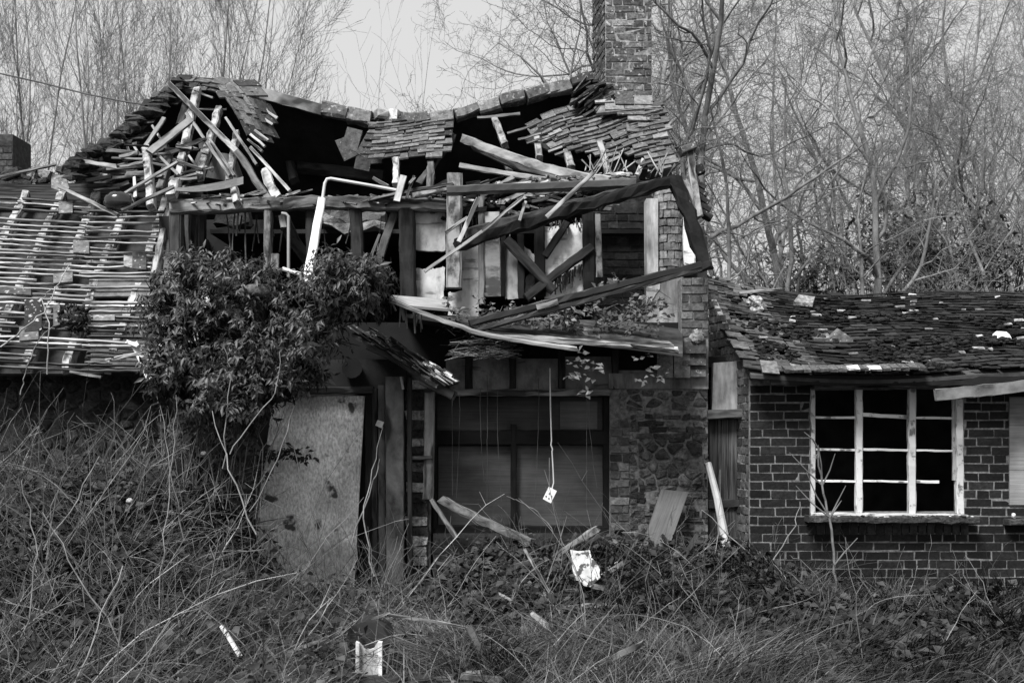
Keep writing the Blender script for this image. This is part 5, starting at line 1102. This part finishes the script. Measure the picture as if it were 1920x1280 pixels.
SAP = dict(seg=[16, 8, 5, 3], wob=[.085, .15, .2, .28], trop=[.05, .10, .09, .03], kids=[1.3, 1.25, 1.1], start=[.15, .12, .1], ang=[(20, 42), (18, 40), (20, 45)], len=[.30, .42, .45], rad=[.42, .5, .6], tap=.88, tl=0)
WHIP = dict(seg=[14, 6, 4], wob=[.045, .1, .16], trop=[.05, .08, .04], kids=[1.3, 1.0], start=[.3, .2], ang=[(18, 38), (18, 45)], len=[.22, .4], rad=[.4, .55], tap=.9, tl=0)
def treemesh(seed, K, H, r, stems=1, spread=.2):
    rnd = random.Random(seed); o = ([], [])
    for s in range(stems):
        a = rnd.uniform(0, 6.28); sp = spread if stems > 1 else .06
        grow(o, rnd, Vector((math.cos(a) * .15 * (stems > 1), math.sin(a) * .15 * (stems > 1), -.2)), Vector((math.cos(a) * sp * rnd.uniform(.2, 1), math.sin(a) * sp * rnd.uniform(.2, 1), 1)).normalized(), H * rnd.uniform(.75, 1.05), r * rnd.uniform(.7, 1.1), 0, K)
    out = []
    for part_, n in ((o[0], 6), (o[1], 3)):
        V, Qd = tubes([s[0] for s in part_], [s[1] for s in part_], [s[2] for s in part_], [s[3] for s in part_], n)
        out.append((V, Qd))
    print('tree', seed, len(o[0]), len(o[1])); return out
PROT = {}
def proto(key, tone, *a):
    t, c = treemesh(*a)
    m1 = nmesh('trunk', t[0], t[1], tone, None); m2 = nmesh('crown', c[0], c[1], tone, None); m1.materials.append(M['bark']); m2.materials.append(M['bark']); PROT[key] = (m1, m2)
def plant(name, key, px, D, s, rot, lab, grp=None, tilt=0.0):
    x = (px - 960) * D / F; t = thing(name, lab, 'tree', (x, D, -.1), grp); t.rotation_euler = (0, tilt, rot); t.scale = (s, s, s)
    for nm, me in zip(('trunk', 'crown'), PROT[key]):
        o = bpy.data.objects.new(nm, me); COL.objects.link(o); o.parent = t
    return t
for k in range(4): proto('oak%d' % k, .2, 100 + k, OAK, 9.5, .11)
for k in range(4): proto('sap%d' % k, .2, 200 + k, SAP, 11, .036, 3, .22)
for k in range(3): proto('whip%d' % k, .28, 300 + k, WHIP, 8.5, .02, 2, .3)
for k in range(3): proto('pole%d' % k, .24, 400 + k, SAP, 13, .08, 1, 0)
# named trees close behind the house
plant('bare_oak', 'oak0', 1352, 16.5, 1.0, .6, 'gnarled bare oak right of the steep dark beam, forking above the broken outbuilding roof')
plant('bare_oak', 'oak1', 1262, 15.2, .95, 2.0, 'twisted bare tree rising directly behind the right side of the brick chimney')
plant('bare_oak', 'oak2', 1050, 18, 1.2, 4.0, 'spreading bare oak whose crown shows left of the brick chimney')
# left saplings
gl = 'bare saplings of the copse behind the left wing'
k = 0
for px in range(-70, 400, 46):
    D = R(15.5, 24); plant('bare_sapling', 'sap%d' % (k % 4), px + R(-12, 12), D, R(.85, 1.15) * (D / 19) ** .5, R(0, 6.28), 'slender bare sapling in the thick copse behind the battened roof and left gable', gl, R(-.05, .05)); k += 1
for (px, D, s, kk, lab) in ((505, 20, 1.0, 'whip0', 'wispy bare sapling just right of the left gable peak'), (570, 23, 1.0, 'whip1', 'faint wispy sapling above the ridge board'), (690, 20, .98, 'whip2', 'many-stemmed sapling behind the pale ridge tiles, left of the lone straight one'),
        (745, 21, 1.12, 'whip0', 'sapling with fanning stems right behind the dip of the ridge'), (812, 19, 1.1, 'whip1', 'lone straight sapling rising tallest above the dip of the ridge'), (660, 25, 1.0, 'whip1', 'small faint sapling above the first ridge tiles'), (860, 24, .92, 'whip2', 'low thin sapling above the ridge tiles between the dip and the oak')):
    plant('bare_sapling', kk, px, D, s, R(0, 6.28), lab)
# the wood on the right
gr_ = 'bare trees of the wood behind the outbuilding'
k = 0
for (D0_, D1_, step, keys) in ((17.5, 21, 170, ('oak3', 'oak1', 'oak2')), (22, 28, 120, ('oak0', 'pole0', 'oak3', 'oak1', 'sap2')), (30, 38, 85, ('oak2', 'pole2', 'oak1', 'oak0', 'pole1', 'oak3'))):
    px = 1290 if D0_ > 20 else 1440
    while px < 2060:
        D = R(D0_, D1_); key = keys[k % len(keys)]
        plant('bare_tree', key, px + R(-15, 15), D, R(.9, 1.2) * (D / 22) ** .45, R(0, 6.28), {'o': 'crooked bare tree with spreading limbs in the wood behind the outbuilding roof', 's': 'slim many-stemmed bare tree in the wood behind the outbuilding roof', 'p': 'straight tall bare tree in the wood behind the outbuilding roof'}[key[0]], gr_, R(-.06, .06)); k += 1
        px += step * R(.7, 1.3)
# undergrowth and evergreen scrub behind the outbuilding
def scrub(px, py, D, rx, rz, n, lab):
    t = thing('evergreen_scrub', lab, 'shrub', ((px - 960) * D / F, D, 0)); c = Q(px, py, D)
    P = np.random.normal(0, 1, (n, 3)); P = unit(P) * rn(.3, 1.05, (n, 1)) * np.array([rx, rx * .6, rz]) + np.array(c)
    P += np.array([mnoise.noise_vector(Vector(p) * 1.2) for p in P]) * .5
    D3 = np.stack([rn(-1, 1, n), rn(-1, .5, n), rn(-.8, .5, n)], axis=1); l = rn(.10, .22, n)
    V, T3 = leaves(P, D3, np.stack([rn(-.5, .5, n), rn(-1, 0, n), np.ones(n)], axis=1), l, l * .35, .2)
    nmesh('foliage', V, T3, np.repeat(rn(.04, .12, n), 4), 'leaf', t, None, tuple(t.location))
    P0 = [(c[0], D, 0)] * 30; P1 = [tuple(Vector(c) + Vector((R(-rx, rx), R(-.3, .3), R(-rz, rz)))) for q in range(30)]
    V, Qd = tubes(P0, P1, [.04] * 30, [.008] * 30); nmesh('branches', V, Qd, .08, 'bark', t, None, tuple(t.location))
scrub(1690, 470, 21, 1.4, 1.1, 2300, 'dark evergreen scrub showing above the middle of the outbuilding ridge')
scrub(1850, 500, 20, 1.1, 1.0, 1700, 'dark evergreen scrub above the right end of the outbuilding ridge')
scrub(1500, 520, 24, 1.2, .8, 1800, 'low evergreen scrub left above the broken outbuilding ridge')
#scrub(1600, 390, 30, 2.4, 2.0, 3000, 'tall hazy evergreen standing deeper in the wood above the outbuilding')
P0, P1, R0, R1, T = [], [], [], [], []
for q in range(1500):                              # brushwood between the trunks
    D = R(18, 34); x = (R(1290, 2040) - 960) * D / F; z = abs(random.gauss(0, 2.2)); p = Vector((x, D, z)); d = Vector((R(-1, 1), R(-.5, .5), R(-.2, 1))).normalized(); l = R(.3, .9); r = R(.004, .008); m = p + d * l + Vector((R(-.1, .1), 0, R(-.1, .1))); e = m + (d + Vector((R(-.5, .5), 0, R(-.3, .5)))).normalized() * l
    P0 += [p, m]; P1 += [m, e]; R0 += [r, r * .7]; R1 += [r * .7, r * .3]; t = R(.1, .4); T += [t, t]
V, Qd = tubes(P0, P1, R0, R1); tag(nmesh('brushwood', V, Qd, np.repeat(T, 3), 'bark'), 'tangled bare brushwood filling the wood behind the outbuilding', 'brushwood', None, 'stuff')
P0, P1, R0, R1, T = [], [], [], [], []
for q in range(360):
    D = R(40, 60); x = R(-40, 48)
    if -17 < x < 3: continue
    h = R(4, 13) if x > 4 else R(4, 9); p = Vector((x, D, 0)); a = R(-.12, .12)
    m = Vector((x + a * h * .6, D, h * .6)); e = Vector((x + a * h + R(-.6, .6), D, h)); r = R(.02, .05)
    P0 += [p, m]; P1 += [m, e]; R0 += [r, r * .6]; R1 += [r * .6, .012]; T += [.26, .26]
    for j in range(5):
        f = R(.3, .95); b = p.lerp(e, f); P0.append(b); P1.append(b + Vector((R(-1, 1), R(-.3, .3), R(.3, 1.5)))); R0.append(.02); R1.append(.006); T.append(.3)
V, Qd = tubes(P0, P1, R0, R1); tag(nmesh('far_wood', V, Qd, np.repeat(T, 3), 'bark'), 'far line of bare woodland, paled for haze', 'woodland', None, 'stuff')  # paler bark paints distance haze into the colour

# ================================================================== sky, light, camera
SUN_EL, SUN_AZ = math.radians(52), math.radians(212)
w = bpy.data.worlds.new('World'); SC.world = w; w.use_nodes = True; nt = w.node_tree; N = nt.nodes; L = nt.links
sk_ = N.new('ShaderNodeTexSky'); sk_.sky_type = 'NISHITA'; sk_.sun_disc = False; sk_.sun_elevation = SUN_EL; sk_.sun_rotation = SUN_AZ; sk_.dust_density = 4; sk_.air_density = 1.2
bw_ = N.new('ShaderNodeRGBToBW'); L.new(sk_.outputs[0], bw_.inputs[0])
mx = N.new('ShaderNodeMix'); mx.inputs[0].default_value = .8; L.new(bw_.outputs[0], mx.inputs[2]); mx.inputs[3].default_value = 6.6
L.new(mx.outputs[0], N['Background'].inputs['Color']); N['Background'].inputs['Strength'].default_value = .069
ld = bpy.data.lights.new('sun', 'SUN'); ld.energy = 4.0; ld.angle = math.radians(20); ld.color = (1, 1, 1)
so = bpy.data.objects.new('sun', ld); COL.objects.link(so)
dv = Vector((math.sin(SUN_AZ) * math.cos(SUN_EL), math.cos(SUN_AZ) * math.cos(SUN_EL), math.sin(SUN_EL)))
so.rotation_euler = dv.to_track_quat('Z', 'Y').to_euler(); so.location = (0, 0, 30)
cd = bpy.data.cameras.new('camera'); cam = bpy.data.objects.new('camera', cd); COL.objects.link(cam); SC.camera = cam
cam.location = (0, 0, CH); cam.rotation_euler = (math.radians(90), 0, 0); cd.sensor_width = 36; cd.lens = 40; cd.shift_y = (HY - 640) / 1920
cd.clip_end = 2000; cd.clip_start = .05
cd.dof.use_dof = True; cd.dof.focus_distance = 10.2; cd.dof.aperture_fstop = 4.5
vs = SC.view_settings; vs.view_transform = 'Standard'; vs.look = 'None'; vs.gamma = 1; vs.exposure = .9; vs.use_curve_mapping = False
